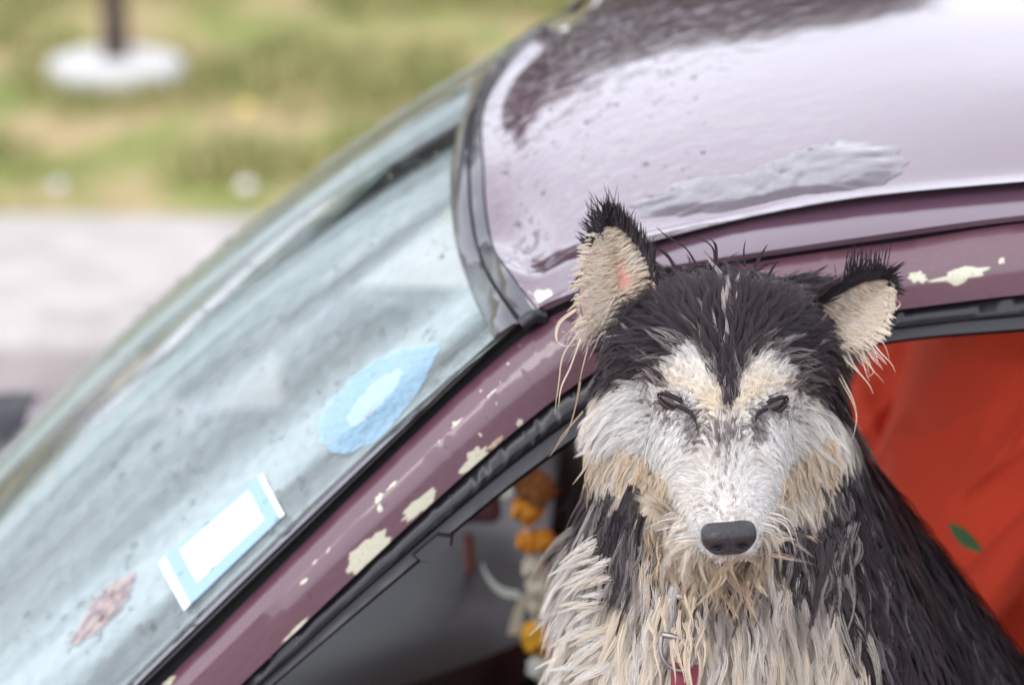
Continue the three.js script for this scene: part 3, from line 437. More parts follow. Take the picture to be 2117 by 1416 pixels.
  const face = [[1185, 900], [1205, 840], [1238, 800], [1290, 785], [1340, 790], [1372, 805], [1400, 800], [1440, 830], [1478, 858], [1508, 862], [1540, 850], [1570, 815], [1620, 800], [1662, 808], [1700, 832], [1735, 868], [1760, 905], [1745, 960], [1705, 1030], [1650, 1060], [1608, 1070], [1580, 1150], [1420, 1150], [1370, 1090], [1330, 1080], [1270, 1020], [1215, 960]];
  const browL = [[1352, 770], [1392, 735], [1438, 708], [1458, 735], [1478, 775], [1498, 830], [1502, 860], [1470, 856], [1430, 818], [1395, 800], [1368, 792]];
  const browR = [[1512, 830], [1528, 785], [1548, 742], [1590, 722], [1620, 742], [1660, 765], [1640, 790], [1606, 806], [1570, 822], [1540, 855], [1512, 860]];
  const chestL = [[1090, 1150], [1150, 1118], [1205, 1110], [1235, 1150], [1300, 1190], [1360, 1200], [1400, 1230], [1415, 1300], [1425, 1800], [900, 1800]];
  const chestR = [[1425, 1230], [1470, 1190], [1540, 1185], [1600, 1195], [1680, 1190], [1712, 1180], [1745, 1240], [1765, 1330], [1770, 1800], [1420, 1800]];
  const bib = [[1395, 1000], [1345, 1010], [1300, 1000], [1262, 960], [1330, 940], [1440, 1040], [1480, 1140], [1560, 1150], [1600, 1060], [1660, 1000], [1730, 950], [1700, 1030], [1640, 1070], [1590, 1150], [1540, 1215], [1440, 1215], [1370, 1190], [1355, 1120]];
  const RC = RNG(303);
  const C = { dark: [0.018, 0.012, 0.016], brown: [0.046, 0.029, 0.030], grey: [0.20, 0.175, 0.17], white: [0.68, 0.66, 0.62], cream: [0.66, 0.555, 0.41], tan: [0.50, 0.37, 0.24], taupe: [0.40, 0.34, 0.30], pink: [0.62, 0.40, 0.35], skin: [0.045, 0.03, 0.034] };
  const lerpC = (a, b, t) => [mix(a[0], b[0], t), mix(a[1], b[1], t), mix(a[2], b[2], t)];
  const gauss = (x, y, cx, cy, rx, ry) => Math.exp(-(((x - cx) / rx) ** 2 + ((y - cy) / ry) ** 2));
  const wedge = (x, y) => x > 1318 + (y - 910) * 0.60 && x < 1650 - (y - 920) * 0.40;     // the muzzle stands in front of the cheeks
  function coat(x0, y0, rnd) {       // -> [light colour, dark colour, share of light hairs, region]
    const j = 12, [lx, ly] = lay(x0, y0), ys = y0 > 930 ? 1.6 : 1; let f = 0, fb = 0, ff = 0, fc = 0, x = x0, y = y0;
    for (let k = 0; k < 5; k++) {
      const sl = (rnd() - 0.62) * (y0 < 800 ? 58 : 40) * ys; x = x0 - lx * sl + j * noise.noise(x0 * 0.03, y0 * 0.03, 1) + (rnd() - 0.5) * 16; y = y0 + ly * sl + j * noise.noise(x0 * 0.03, y0 * 0.03, 9) + (rnd() - 0.5) * 16;
      if (y0 < 1160 && inPoly(x, y, face)) { ff += 0.2; f += 0.2; } else if (inPoly(x, y, browL) || inPoly(x, y, browR)) { fb += 0.2; f += 0.2; } else if (y0 > 930 && inPoly(x, y, bib)) { fc += 0.2; f += 0.2; } else if (inPoly(x, y, chestL) || inPoly(x, y, chestR)) { f += 0.2; }
    }
    x = x0; y = y0; const n = noise.noise(x0 * 0.012, y0 * 0.012, 4);
    let light, dark = lerpC(C.dark, C.brown, clamp(rnd() * 0.6 + n * 0.6)), reg;
    if (ff >= 0.4) {
      light = lerpC(C.white, C.cream, clamp(0.05 + sstep(1600, 1720, x) * 0.5 + sstep(1310, 1210, x) * 0.5 + gauss(x, y, 1505, 845, 60, 50) * 0.6 + gauss(x, y, 1290, 990, 110, 60) * 0.6 + n * 0.35));
      const g = clamp(gauss(x, y, 1398, 836, 47, 21) * 1.1 + gauss(x, y, 1597, 840, 43, 19) * 1.1 + gauss(x, y, 1441, 882, 18, 32) * 1.7 + gauss(x, y, 1562, 880, 18, 24) * 1.5 + gauss(x, y, 1503, 898, 54, 26) * 0.85 + gauss(x, y, 1392, 870, 34, 16) * 0.55 + gauss(x, y, 1612, 862, 34, 13) * 0.45 + gauss(x, y, 1500, 945, 22, 30) * 0.4 + gauss(x, y, 1476, 1050, 20, 24) * 0.3 + gauss(x, y, 1505, 1010, 26, 40) * 0.10);
      if (rnd() < g) { light = lerpC(lerpC(C.taupe, C.grey, rnd()), C.dark, clamp(rnd() * 1.2 - 0.3) * clamp(g * 1.3) * (y0 > 960 ? 0.4 : 1)); }
      const w = wedge(x0, y0); reg = w && y0 > 935 ? 'muzzle' : !w && y0 > 835 && (x0 < 1335 || x0 > 1640 || y0 > 925) ? 'cheek' : 'face';
      if (reg === 'cheek') light = lerpC(light, lerpC(C.cream, C.tan, rnd() * 0.2), clamp(sstep(900, 1040, y0 + (rnd() - 0.5) * 60) * 0.65));
    } else if (fb >= 0.4) { light = lerpC(C.white, C.cream, clamp(0.25 + sstep(740, 830, y) * 0.7 + n * 0.4)); reg = 'face'; }
    else if (fc >= 0.4) { light = lerpC(C.cream, C.tan, clamp(0.05 + sstep(1020, 1150, y) * 0.35 + rnd() * 0.3)); reg = 'bib'; }
    else if (y0 > 1000) {
      light = x0 < 1420 ? lerpC(lerpC(C.white, C.cream, clamp(0.15 + sstep(1190, 1330, x) * 0.5 + n * 0.5 + rnd() * 0.2)), C.taupe, clamp(sstep(1330, 1410, x) * 0.35)) : lerpC(lerpC(C.white, C.cream, 0.4 + rnd() * 0.5), C.taupe, clamp(rnd() * 0.25 + sstep(1280, 1190, y) * 0.5 - n * 0.4));
      const tp = gauss(x, y, 1300, 1090, 60, 110) * 0.7 + gauss(x, y, 1600, 1130, 70, 110) * 0.8 + gauss(x, y, 1690, 1120, 40, 120) * 0.3;
      if (rnd() < tp) dark = lerpC(C.grey, C.taupe, rnd()); reg = f > 0.5 ? 'chest' : 'back';
    } else {
      light = C.taupe; reg = y0 > 930 ? 'back' : 'crown';
      if (rnd() < gauss(x, y, 1505, 660, 7, 60) * 0.9 + gauss(x, y, 1520, 540, 40, 22) * 0.5) dark = lerpC(C.grey, C.taupe, rnd()); else if (rnd() < 0.03) dark = lerpC(C.grey, C.brown, rnd());
      if (reg === 'back' && rnd() < 0.14) dark = lerpC(dark, C.grey, 0.25 + 0.4 * rnd());
    }
    return [light, dark, f, reg];
  }
  // ---------------- which way the hair lies, in the plane of the face
  const flow = [[1508, 1075, 0, -1], [1505, 985, 0, -1], [1505, 900, 0, -1], [1440, 1000, -0.75, -0.35], [1575, 1000, 0.75, -0.25], [1400, 1080, -0.95, 0.15], [1600, 1080, 0.9, 0.3], [1450, 1110, -0.85, 0.3], [1565, 1120, 0.8, 0.5], [1380, 970, -0.8, 0.35], [1630, 970, 0.7, 0.55], [1270, 870, -0.88, 0.45], [1320, 850, -0.95, 0.2], [1300, 980, -0.45, 0.9], [1350, 1020, -0.3, 0.95], [1235, 930, -0.7, 0.7], [1700, 890, 0.85, 0.5], [1690, 980, 0.45, 0.9], [1640, 1020, 0.2, 0.97], [1505, 790, 0, -1], [1430, 770, -0.5, -0.85], [1400, 790, -0.75, -0.6], [1575, 770, 0.55, -0.82], [1620, 780, 0.8, -0.5], [1660, 810, 0.92, 0.2], [1290, 740, -0.97, 0.2], [1250, 790, -0.9, 0.45], [1350, 720, -0.9, -0.25], [1690, 760, 0.9, 0.35], [1720, 820, 0.6, 0.8], [1650, 700, 0.75, -0.4], [1400, 640, -0.45, -0.88], [1440, 560, -0.2, -0.97], [1500, 640, 0, -1], [1540, 560, 0.12, -0.98], [1600, 620, 0.45, -0.88], [1340, 650, -0.85, -0.35], [1310, 600, -0.6, -0.75], [1240, 720, -0.85, 0.5], [1660, 620, 0.7, -0.6], [1390, 890, -0.85, 0.45], [1440, 880, -0.5, 0.75], [1620, 885, 0.85, 0.5], [1570, 890, 0.4, 0.75], [1505, 1165, 0, 1], [1420, 1135, -0.15, 1], [1590, 1130, 0.15, 1], [1360, 1070, -0.2, 0.97], [1640, 1080, 0.15, 1],
    [1220, 1030, -0.5, 0.85], [1180, 1120, -0.72, 0.65], [1170, 1200, -0.92, 0.36], [1170, 1300, -0.93, 0.4], [1180, 1400, -0.95, 0.25], [1230, 1150, -0.55, 0.83], [1250, 1270, -0.45, 0.88], [1300, 1100, -0.25, 0.97], [1340, 1250, -0.12, 0.99], [1340, 1390, -0.15, 0.98], [1420, 1150, 0.05, 1], [1430, 1300, 0.02, 1], [1500, 1230, -0.1, 1], [1520, 1380, -0.2, 1], [1600, 1150, 0.0, 1], [1620, 1300, 0.06, 1], [1700, 1380, 0.14, 1], [1700, 1100, 0.1, 1], [1760, 950, 0.25, 0.96], [1800, 1150, 0.22, 0.97], [1850, 1350, 0.28, 0.96], [1900, 1100, 0.45, 0.9], [2020, 1350, 0.5, 0.87], [2150, 1500, 0.6, 0.8]];
  function lay0(x, y) { let a = 0, b = 0; for (const f of flow) { const d = (x - f[0]) ** 2 + (y - f[1]) ** 2 + 60, w = 1 / (d * Math.sqrt(d)); a += w * f[2]; b += w * f[3]; } const l = Math.hypot(a, b) || 1; return [a / l, -b / l]; }
  const LG = new Map(); function lay(x, y) { const k = Math.round(x / 8) * 4096 + Math.round(y / 8); let v = LG.get(k); if (!v) { v = lay0(Math.round(x / 8) * 8, Math.round(y / 8) * 8); LG.set(k, v); } return v; }
  const oval = (cx, cy, rx, ry, tilt) => { const o = []; for (let i = 0; i < 16; i++) { const a = i / 16 * 6.2832, u = Math.cos(a) * rx, v = Math.sin(a) * ry; o.push([cx + u * Math.cos(tilt) - v * Math.sin(tilt), cy + u * Math.sin(tilt) + v * Math.cos(tilt)]); } return o; };
  const eyeZones = [oval(1397, 834, 40, 17, 0.50), oval(1597, 838, 36, 16, -0.46)];
  const earZones = [[[1170, 705], [1190, 560], [1240, 430], [1300, 460], [1345, 560], [1338, 625], [1300, 668], [1250, 700]], [[1694, 640], [1860, 560], [1840, 690], [1780, 770], [1742, 775], [1715, 710]]];
  const noseZone = [[1449, 1092], [1480, 1078], [1560, 1076], [1568, 1112], [1548, 1146], [1480, 1149], [1455, 1120]];
  // skin: coat colours, wet and darkened under long pale fur as shade between tufts, bare pink on the bridge, dark round the eyes
  {
    const g = new THREE.BufferGeometry(), col = new Float32Array(SN * 3), still = () => 0.5;
    for (let i = 0; i < SN; i++) {
      const p = V3().fromArray(SP, i * 3), [x, y] = PX(p); const ct = coat(x, y, still); let c = lerpC(ct[1], ct[0], ct[2]);
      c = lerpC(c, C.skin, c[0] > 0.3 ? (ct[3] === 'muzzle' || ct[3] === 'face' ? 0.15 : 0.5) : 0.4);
      c = lerpC(c, C.pink, clamp(gauss(x, y, 1503, 1035, 14, 40)) * 0.8);
      const ey = clamp(1.5 * gauss(x, y, 1399, 836, 40, 17) + 1.5 * gauss(x, y, 1597, 839, 36, 16) + gauss(x, y, 1436, 876, 12, 24) + gauss(x, y, 1563, 872, 11, 15)); c = lerpC(c, C.skin, ey);
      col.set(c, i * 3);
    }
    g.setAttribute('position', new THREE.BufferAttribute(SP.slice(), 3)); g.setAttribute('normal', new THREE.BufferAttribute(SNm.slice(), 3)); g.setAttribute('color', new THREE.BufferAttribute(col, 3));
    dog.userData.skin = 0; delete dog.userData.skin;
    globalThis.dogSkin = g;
  }
  // ---------------- hair strands
  class Strands {
    constructor() { this.p = []; this.n = []; this.c = []; this.i = []; this.count = 0; }
    add(pts, r, col, nx = 0, ny = 0, nz = 1) {      // a tapering ribbon lying on the coat, rounded by its normals
      const n = pts.length, base = this.p.length / 3, P = this.p, N = this.n, C2 = this.c; let tx = 0, ty = 0, tz = 0;
      for (let k = 0; k < n - 1; k++) {
        const a = pts[k > 0 ? k - 1 : 0], b = pts[k + 1], g = pts[k]; tx = b.x - a.x; ty = b.y - a.y; tz = b.z - a.z; let l = Math.hypot(tx, ty, tz) || 1; tx /= l; ty /= l; tz /= l;
        let sx = ty * nz - tz * ny, sy = tz * nx - tx * nz, sz = tx * ny - ty * nx; l = Math.hypot(sx, sy, sz); if (l < 0.05) { sx = -ty; sy = tx; sz = 0; l = Math.hypot(sx, sy) || 1; } sx /= l; sy /= l; sz /= l;
        const fx = sy * tz - sz * ty, fy = sz * tx - sx * tz, fz = sx * ty - sy * tx, s = k / (n - 1), rr = r * (1 - Math.pow(s, 1.9) * 0.85) * (k ? 1 : 0.8);
        P.push(g.x - sx * rr, g.y - sy * rr, g.z - sz * rr, g.x + sx * rr, g.y + sy * rr, g.z + sz * rr);
        N.push(fx * 0.75 - sx * 0.66, fy * 0.75 - sy * 0.66, fz * 0.75 - sz * 0.66, fx * 0.75 + sx * 0.66, fy * 0.75 + sy * 0.66, fz * 0.75 + sz * 0.66);
        C2.push(col[0], col[1], col[2], col[0], col[1], col[2]); if (k === n - 2) this.last = [fx, fy, fz];
      }
      const e = pts[n - 1]; P.push(e.x, e.y, e.z); N.push(...this.last); C2.push(col[0], col[1], col[2]);
      for (let k = 0; k < n - 2; k++) { const u = base + k * 2; this.i.push(u, u + 1, u + 2, u + 1, u + 3, u + 2); }
      const u = base + (n - 2) * 2; this.i.push(u, u + 1, u + 2); this.count++;
    }
    geometry() { const g = new THREE.BufferGeometry(); g.setAttribute('position', new THREE.Float32BufferAttribute(this.p, 3)); g.setAttribute('normal', new THREE.Float32BufferAttribute(this.n, 3)); g.setAttribute('color', new THREE.Float32BufferAttribute(this.c, 3)); g.setIndex(this.i); return g; }
  }
  const R = RNG(1234), G = () => (R() + R() + R() - 1.5) / 1.5;
  const groups = { crown: new Strands(), face: new Strands(), muzzle: new Strands(), cheek: new Strands(), bib: new Strands(), chest: new Strands(), back: new Strands() };
  // per region: clumps per square metre, hairs per clump, length, root spread, radius, lift, droop, pull to tip, waviness, segments
  const KIND = {
    muzzle: { den: 420000, hairs: 5, len: 0.0085, spread: 0.0017, r: 0.00014, lift: 0.28, droop: 0.10, pull: 0.55, wave: 0.12, seg: 4, jit: 0.16 },
    face: { den: 230000, hairs: 10, len: 0.0140, spread: 0.0028, r: 0.00014, lift: 0.30, droop: 0.16, pull: 0.78, wave: 0.14, seg: 5, jit: 0.18 },
    cheek: { den: 85000, hairs: 17, len: 0.031, spread: 0.0046, r: 0.00016, lift: 0.36, droop: 0.32, pull: 0.84, wave: 0.22, seg: 7, jit: 0.2 },
    crown: { den: 100000, hairs: 14, len: 0.022, spread: 0.0042, r: 0.00020, lift: 0.42, droop: 0.12, pull: 0.94, wave: 0.16, seg: 5, jit: 0.2 },
    bib: { den: 60000, hairs: 11, len: 0.040, spread: 0.0044, r: 0.00022, lift: 0.36, droop: 0.75, pull: 0.94, wave: 0.4, seg: 7, jit: 0.2 },
    chest: { den: 36000, hairs: 30, len: 0.050, spread: 0.0088, r: 0.00017, lift: 0.40, droop: 0.45, pull: 0.88, wave: 0.16, seg: 6, jit: 0.17 },
    back: { den: 40000, hairs: 20, len: 0.040, spread: 0.0068, r: 0.00022, lift: 0.30, droop: 0.35, pull: 0.91, wave: 0.26, seg: 6, jit: 0.15 },
  };
  const gBase = V3(), tng = V3(), nrm = V3(), P0 = V3();
  function hairPath(p, n, dx, dy, L, k, ph) {
    // guide: leaves along a mix of the lay direction and the normal, then droops and ripples
    const d = V3(dx, dy, 0); d.addScaledVector(n, -d.dot(n)); if (d.lengthSq() < 1e-4) d.set(dx, dy, 0); d.normalize();
    const dir = d.clone().multiplyScalar(1 - k.lift * 0.5).addScaledVector(n, k.lift).normalize(), sd = d.clone().cross(n).normalize(), pts = [p.clone()], q = p.clone(), st = L / (k.seg - 1);
    for (let i = 1; i < k.seg; i++) {
      const s = i / (k.seg - 1); q.addScaledVector(dir, st).addScaledVector(sd, st * k.wave * Math.sin(ph + s * 5.5) * 1.3);
      dir.y -= k.droop * 0.28; dir.addScaledVector(n, -k.lift * 0.22).normalize();
      pts.push(q.clone());
    }
    // keep out of the body
    for (let i = 1; i < pts.length; i++) { const e = sdf(pts[i].x, pts[i].y, pts[i].z); if (e < 0.0012) pts[i].addScaledVector(n, 0.0014 - e); }
    return pts;
  }
  // scatter clumps on the skin
  const tri = SN / 3, A = V3(), B = V3(), Cc = V3(), bin = [0, 0];
  const backOff = (px, py, p) => p.z < -0.45 || p.y < -0.36;
  for (let t = 0; t < tri; t++) {
    A.fromArray(SP, t * 9); B.fromArray(SP, t * 9 + 3); Cc.fromArray(SP, t * 9 + 6);
    const area = B.clone().sub(A).cross(P0.copy(Cc).sub(A)).length() / 2; if (!(area > 0)) continue;
    nrm.fromArray(SNm, t * 9); const [cx, cy] = PX(A);
    if (A.y < -0.33) continue;
    const reg0 = coat(cx, cy, () => 0.5)[3]; const facing = nrm.z > -0.15 ? 1 : 0.22;
    let want = area * KIND[reg0].den * facing; want = Math.floor(want) + (R() < want % 1 ? 1 : 0);
    for (let s = 0; s < want; s++) {
      let u = R(), v = R(); if (u + v > 1) { u = 1 - u; v = 1 - v; }
      const p = A.clone().addScaledVector(P0.copy(B).sub(A), u).addScaledVector(P0.copy(Cc).sub(A), v), n = grad(p), [x, y] = PX(p);
      if (n.z > -0.1 && (inPoly(x, y, eyeZones[0]) || inPoly(x, y, eyeZones[1]) || inPoly(x, y, noseZone))) continue;
      if (inPoly(x, y, earZones[0]) || inPoly(x, y, earZones[1])) continue;
      const [cl, cd, share, reg] = coat(x, y, R), k = KIND[reg]; let [dx, dy] = lay(x, y);
      const a = k.jit * G() * 2.2, ca = Math.cos(a), sa = Math.sin(a); [dx, dy] = [dx * ca - dy * sa, dx * sa + dy * ca];
      const nearEye = Math.min(Math.hypot(x - 1398, y - 835), Math.hypot(x - 1596, y - 838)), nearNose = Math.hypot((x - 1508) / 1.3, y - 1108);
      let L = k.len * (0.65 + 0.7 * R());
      if (reg === 'face') L *= (0.42 + 0.58 * sstep(30, 120, nearEye)) * mix(0.7, 1.15, sstep(90, 200, Math.abs(x - 1500)));
      if (reg === 'muzzle') { L *= 0.45 + 0.55 * sstep(50, 140, nearNose); if (R() < gauss(x, y, 1503, 1035, 13, 38) * 0.85) continue; }
      if (reg === 'crown') { L *= mix(0.6, 1.1, sstep(860, 700, y)); if (y < 610) L *= R() < 0.12 ? 1.35 : 0.75; }
      if (reg === 'chest' && x < 1230) L *= 0.95;
      const ph = R() * 6.28, lift = k.lift * (0.6 + 0.8 * R()), kk = { ...k, lift, droop: k.droop * (0.7 + 0.6 * R()) };
      if (reg === 'chest' && x < 1240) { kk.lift *= 1.4; kk.droop *= 0.35; }
      if (reg === 'crown' && y < 620) { kk.lift = lift * (R() < 0.2 ? 1.2 : 0.7); kk.droop = 0.25; }
      const cv = 0.78 + 0.40 * R(), guide = hairPath(p, n, dx, dy, L, kk, ph), S = groups[reg];
      const e1 = V3(-n.y, n.x, 0.01).normalize(), e2 = n.clone().cross(e1).normalize();
      for (let h = 0; h < k.hairs; h++) {
        const ra = Math.sqrt(R()) * k.spread, th = R() * 6.28, ox = Math.cos(th) * ra, oy = Math.sin(th) * ra, ls = 0.8 + 0.25 * R(), w1 = G() * 0.0012 * (k.len / 0.02), w2 = G() * 0.0012 * (k.len / 0.02);
        const pts = guide.map((g, i) => { const s = i / (k.seg - 1), kp = 1 - k.pull * Math.pow(s, 0.8); return g.clone().lerp(guide[0], (1 - ls) * s * 0.6).addScaledVector(e1, ox * kp + w1 * s * (1 - k.pull * 0.6)).addScaledVector(e2, oy * kp + w2 * s * (1 - k.pull * 0.6)); });
        const dv = (0.86 + 0.28 * R()) * cv, col = lerpC(cd, cl, share > 0.95 ? 1 : share < 0.05 ? 0 : clamp(share + G() * 0.45)); S.add(pts, k.r * (0.7 + 0.7 * R()), [col[0] * dv, col[1] * dv, col[2] * dv], n.x, n.y, n.z);
      }
    }
  }
  // ---------------- ears: cupped shells that belong to the body, lined with long hair
  const earGeo = [], earHair = new Strands();
  function ear(def) {
    const { bl, br, tip, cup, bulL, bulR } = def, nu = 16, nv = 18;
    const surf = (u, v) => {
      const L0 = bl.clone().lerp(tip, v).addScaledVector(bulL, 4 * v * (1 - v) * (1 - 0.3 * v)), R0 = br.clone().lerp(tip, v).addScaledVector(bulR, 4 * v * (1 - v) * (1 - 0.3 * v)), s = 2 * u - 1;
      return L0.lerp(R0, u).add(V3(0, 0, 0).copy(def.back).multiplyScalar(cup * (1 - s * s) * (1 - v * 0.75)));
    };
    const nAt = (u, v) => { const e = 0.01, a = surf(u + e, v).sub(surf(u - e, v)), b = surf(u, Math.min(0.985, v + e)).sub(surf(u, Math.min(0.985, v + e) - 2 * e)); const n = a.cross(b).normalize(); return n.dot(def.back) > 0 ? n.negate() : n; };
    const front = [], rear = [];
    for (let j = 0; j <= nv; j++) { const f = [], r = []; for (let i = 0; i <= nu; i++) { const u = i / nu, v = j / nv * 0.985, p = surf(u, v); f.push(p); r.push(p.clone().addScaledVector(nAt(clamp(u, 0.02, 0.98), v), -0.0035 * (1 - Math.pow(Math.abs(2 * u - 1), 4)) - 0.0006)); } front.push(f); rear.push(r); }
    const gf = loft(front), gr = loft(rear.map((r) => r.slice().reverse()));
    const paintG = (g, fn) => { const a = g.attributes.position, c = new Float32Array(a.count * 3); for (let i = 0; i < a.count; i++) c.set(fn(i), i * 3); g.setAttribute('color', new THREE.BufferAttribute(c, 3)); g.deleteAttribute('uv'); return g.toNonIndexed(); };
    earGeo.push(paintG(gf, (i) => { const u = (i % (nu + 1)) / nu, v = Math.floor(i / (nu + 1)) / nv; return v > def.darkV || u > def.darkU + (1 - v) * 0.25 ? C.brown : lerpC([0.46, 0.33, 0.27], [0.60, 0.27, 0.21], clamp(1.25 * Math.exp(-(((u - def.pinkU) / 0.20) ** 2) - ((v - def.pinkV) / 0.27) ** 2))); }), paintG(gr, () => C.dark));
    // long pale lining hair
    const hair = (u, v, dir, L, col, r, seg, wave, curl, spread, nh, lift) => {
      const p = surf(u, v), n = nAt(clamp(u, 0.03, 0.97), Math.min(v, 0.95)), d = dir.clone().normalize(); const q = p.clone().addScaledVector(n, 0.0006), pts = [q.clone()], m = d.clone().addScaledVector(n, lift).normalize(), st = L / (seg - 1), ph = R() * 6.28, sd = d.clone().cross(n).normalize();
      for (let i = 1; i < seg; i++) { q.addScaledVector(m, st).addScaledVector(sd, st * wave * Math.sin(ph + i / seg * 6)); m.addScaledVector(n, -lift * 0.4 / seg); m.y -= curl / seg; m.normalize(); pts.push(q.clone()); }
      for (let h = 0; h < nh; h++) { const o = V3(G(), G(), G()).multiplyScalar(spread), dv = 0.85 + 0.3 * R(); earHair.add(pts.map((g, i) => g.clone().addScaledVector(o, 1 - 0.88 * i / (seg - 1))), r * (0.7 + 0.6 * R()), [col[0] * dv, col[1] * dv, col[2] * dv], n.x, n.y, n.z); }
    };
    def.grow(hair, surf);
  }
  const creamC = () => lerpC([0.74, 0.70, 0.63], [0.72, 0.60, 0.44], clamp(0.25 + R() * 0.75)), darkC = () => lerpC(C.dark, C.brown, R() * 0.6);
  ear({
    bl: U(1214, 678, -0.045), br: U(1350, 632, -0.028), tip: U(1252, 446, -0.048), cup: 0.030, back: V3(0.25, 0, -1).normalize(), bulL: V3(-0.012, 0.0, 0), bulR: V3(0.016, 0.006, 0), darkV: 0.80, darkU: 0.80, pinkU: 0.52, pinkV: 0.38,
    grow(hair) {
      for (let i = 0; i < 1150; i++) { const v = 0.0 + 0.86 * R(), u = Math.pow(R(), 0.9) * 0.92; const pk = Math.exp(-(((u - 0.58) / 0.24) ** 2) - ((v - 0.36) / 0.26) ** 2); if (R() < pk * 1.08) continue; const rt = u > 0.62; hair(u, v, rt ? V3(-0.8, -0.55 + 0.5 * v, 0.25) : V3(-1, mix(-0.55, 0.45, v) + G() * 0.15, 0.15), (rt ? 0.015 : 0.0135) * (0.7 + 0.5 * R()) * (1 - 0.4 * v), creamC(), 0.00019, 6, 0.3, 0.3, 0.0022, 9, 0.34); }
      for (let i = 0; i < 46; i++) { const v = R() * 0.25; hair(0.05 + R() * 0.5, v, V3(-0.8, -0.75 + G() * 0.2, 0.2), 0.022 + 0.018 * R(), creamC(), 0.0002, 8, 0.25, 0.6, 0.001, 5, 0.2); }
      for (let i = 0; i < 50; i++) { const v = 0.72 + 0.26 * R(); hair(0.0, v, V3(-0.9, mix(-0.1, 0.8, v) + G() * 0.25, -0.1), 0.007 + 0.012 * v * R(), darkC(), 0.00036, 5, 0.2, -0.2, 0.0011, 3, -0.1); }
      for (let i = 0; i < 260; i++) { const v = 0.2 + 0.78 * R(), u = mix(0.80, 1.0, R()); hair(u, v, V3(mix(0.35, 0.0, v) + G() * 0.2, 1, 0.15), 0.010 + 0.010 * R(), darkC(), 0.00036, 5, 0.18, 0, 0.0016, 5, 0.2); }
      for (let i = 0; i < 170; i++) { const v = 0.76 + 0.22 * R(), u = R(); hair(u, v, V3(mix(-0.65, 0.45, u) + G() * 0.15, 1, 0.1), 0.010 + 0.009 * R(), darkC(), 0.00036, 5, 0.18, -0.1, 0.0015, 5, 0.25); }
      for (let i = 0; i < 16; i++) { const v = 0.8 + 0.18 * R(), u = R(); hair(u, v, V3(mix(-0.7, 0.2, u) + G() * 0.2, 1, 0.05), 0.020 + 0.016 * R(), darkC(), 0.0004, 7, 0.4, -0.25, 0.0010, 5, 0.1); }
    },
  });
  ear({
    bl: U(1668, 636, -0.034), br: U(1728, 722, -0.040), tip: U(1838, 574, -0.05), cup: 0.026, back: V3(-0.1, 0.1, -1).normalize(), bulL: V3(-0.002, 0.009, 0), bulR: V3(0.016, -0.012, 0), darkV: 0.90, darkU: 2, pinkU: 0.5, pinkV: -0.6,
    grow(hair) {
      for (let i = 0; i < 1150; i++) { const v = 0.0 + 0.92 * R(), u = 0.12 + 0.86 * R(); hair(u, v, V3(1, mix(-0.1, -0.6, u) + G() * 0.14 + v * 0.25, 0.15), (0.014) * (0.7 + 0.5 * R()) * (1 - 0.5 * v), creamC(), 0.00019, 6, 0.3, 0.4, 0.0022, 9, 0.36); }
      for (let i = 0; i < 44; i++) { const v = R() * 0.4; hair(0.6 + R() * 0.4, v, V3(0.6, -0.8 + G() * 0.2, 0.1), 0.018 + 0.022 * R(), creamC(), 0.0002, 8, 0.3, 0.5, 0.001, 5, 0.15); }
      for (let i = 0; i < 300; i++) { const v = 0.02 + 0.96 * R(), u = 0.16 * R() * (1 - v * 0.3); hair(u, v, V3(0.65 + G() * 0.25, 0.75 - 0.3 * (1 - v), 0.2), 0.012 + 0.010 * R(), darkC(), 0.00038, 5, 0.18, 0.1, 0.0016, 5, 0.25); }
      for (let i = 0; i < 60; i++) { const v = 0.45 + 0.5 * R(), u = 0.1 * R(); hair(u, v, V3(0.1 + G() * 0.3, 1, 0.1), 0.018 + 0.014 * R() * R(), darkC(), 0.00036, 6, 0.2, -0.1, 0.0012, 5, 0.1); }
      for (let i = 0; i < 70; i++) { const v = 0.84 + 0.15 * R(), u = R(); hair(u, v, V3(1, mix(0.8, -0.5, u), 0), 0.009 + 0.008 * R(), darkC(), 0.00036, 5, 0.15, -0.1, 0.0013, 4, 0); }
    },
  });
  // ---------------- loose locks that hang or stand away from the coat
  const locks = new Strands();
  function lock(list, r, col, nh = 5, sp = 0.0011) {
    const c = new THREE.CatmullRomCurve3(list.map(([x, y, z]) => U(x, y, z)), false, 'centripetal'), n = Math.max(8, list.length * 4), pts = c.getPoints(n - 1);
    for (let h = 0; h < nh; h++) { const o = V3(G(), G(), G()).multiplyScalar(sp), dv = 0.85 + 0.3 * R(), tw = R() * 6; locks.add(pts.map((g, i) => { const s = i / (n - 1); return g.clone().addScaledVector(o, (1 - 0.8 * s) * (1 + 0.6 * Math.sin(tw + s * 6))); }), r * (0.7 + 0.6 * R()), [col[0] * dv, col[1] * dv, col[2] * dv]); }
  }
  const zc = -0.04;
  for (const L of [[[1195, 690, zc], [1165, 735, zc], [1156, 790, zc], [1150, 830, zc], [1147, 860, zc]], [[1200, 700, zc], [1178, 760, zc], [1160, 800, zc], [1154, 845, zc]], [[1190, 640, zc], [1155, 670, zc], [1152, 705, zc], [1172, 716, zc], [1200, 708, zc]], [[1215, 720, zc], [1205, 760, zc], [1196, 800, zc]],
    [[1748, 745, zc], [1775, 770, zc], [1800, 800, zc], [1806, 815, zc]], [[1765, 720, zc], [1796, 750, zc], [1806, 770, zc], [1795, 780, zc]], [[1735, 780, zc], [1770, 850, zc], [1768, 890, zc], [1760, 915, zc]], [[1730, 760, zc], [1762, 820, zc], [1772, 845, zc]], [[1800, 650, zc], [1850, 640, zc], [1862, 630, zc], [1858, 620, zc]]]) lock(L, 0.0003, C.cream, 4, 0.0008);
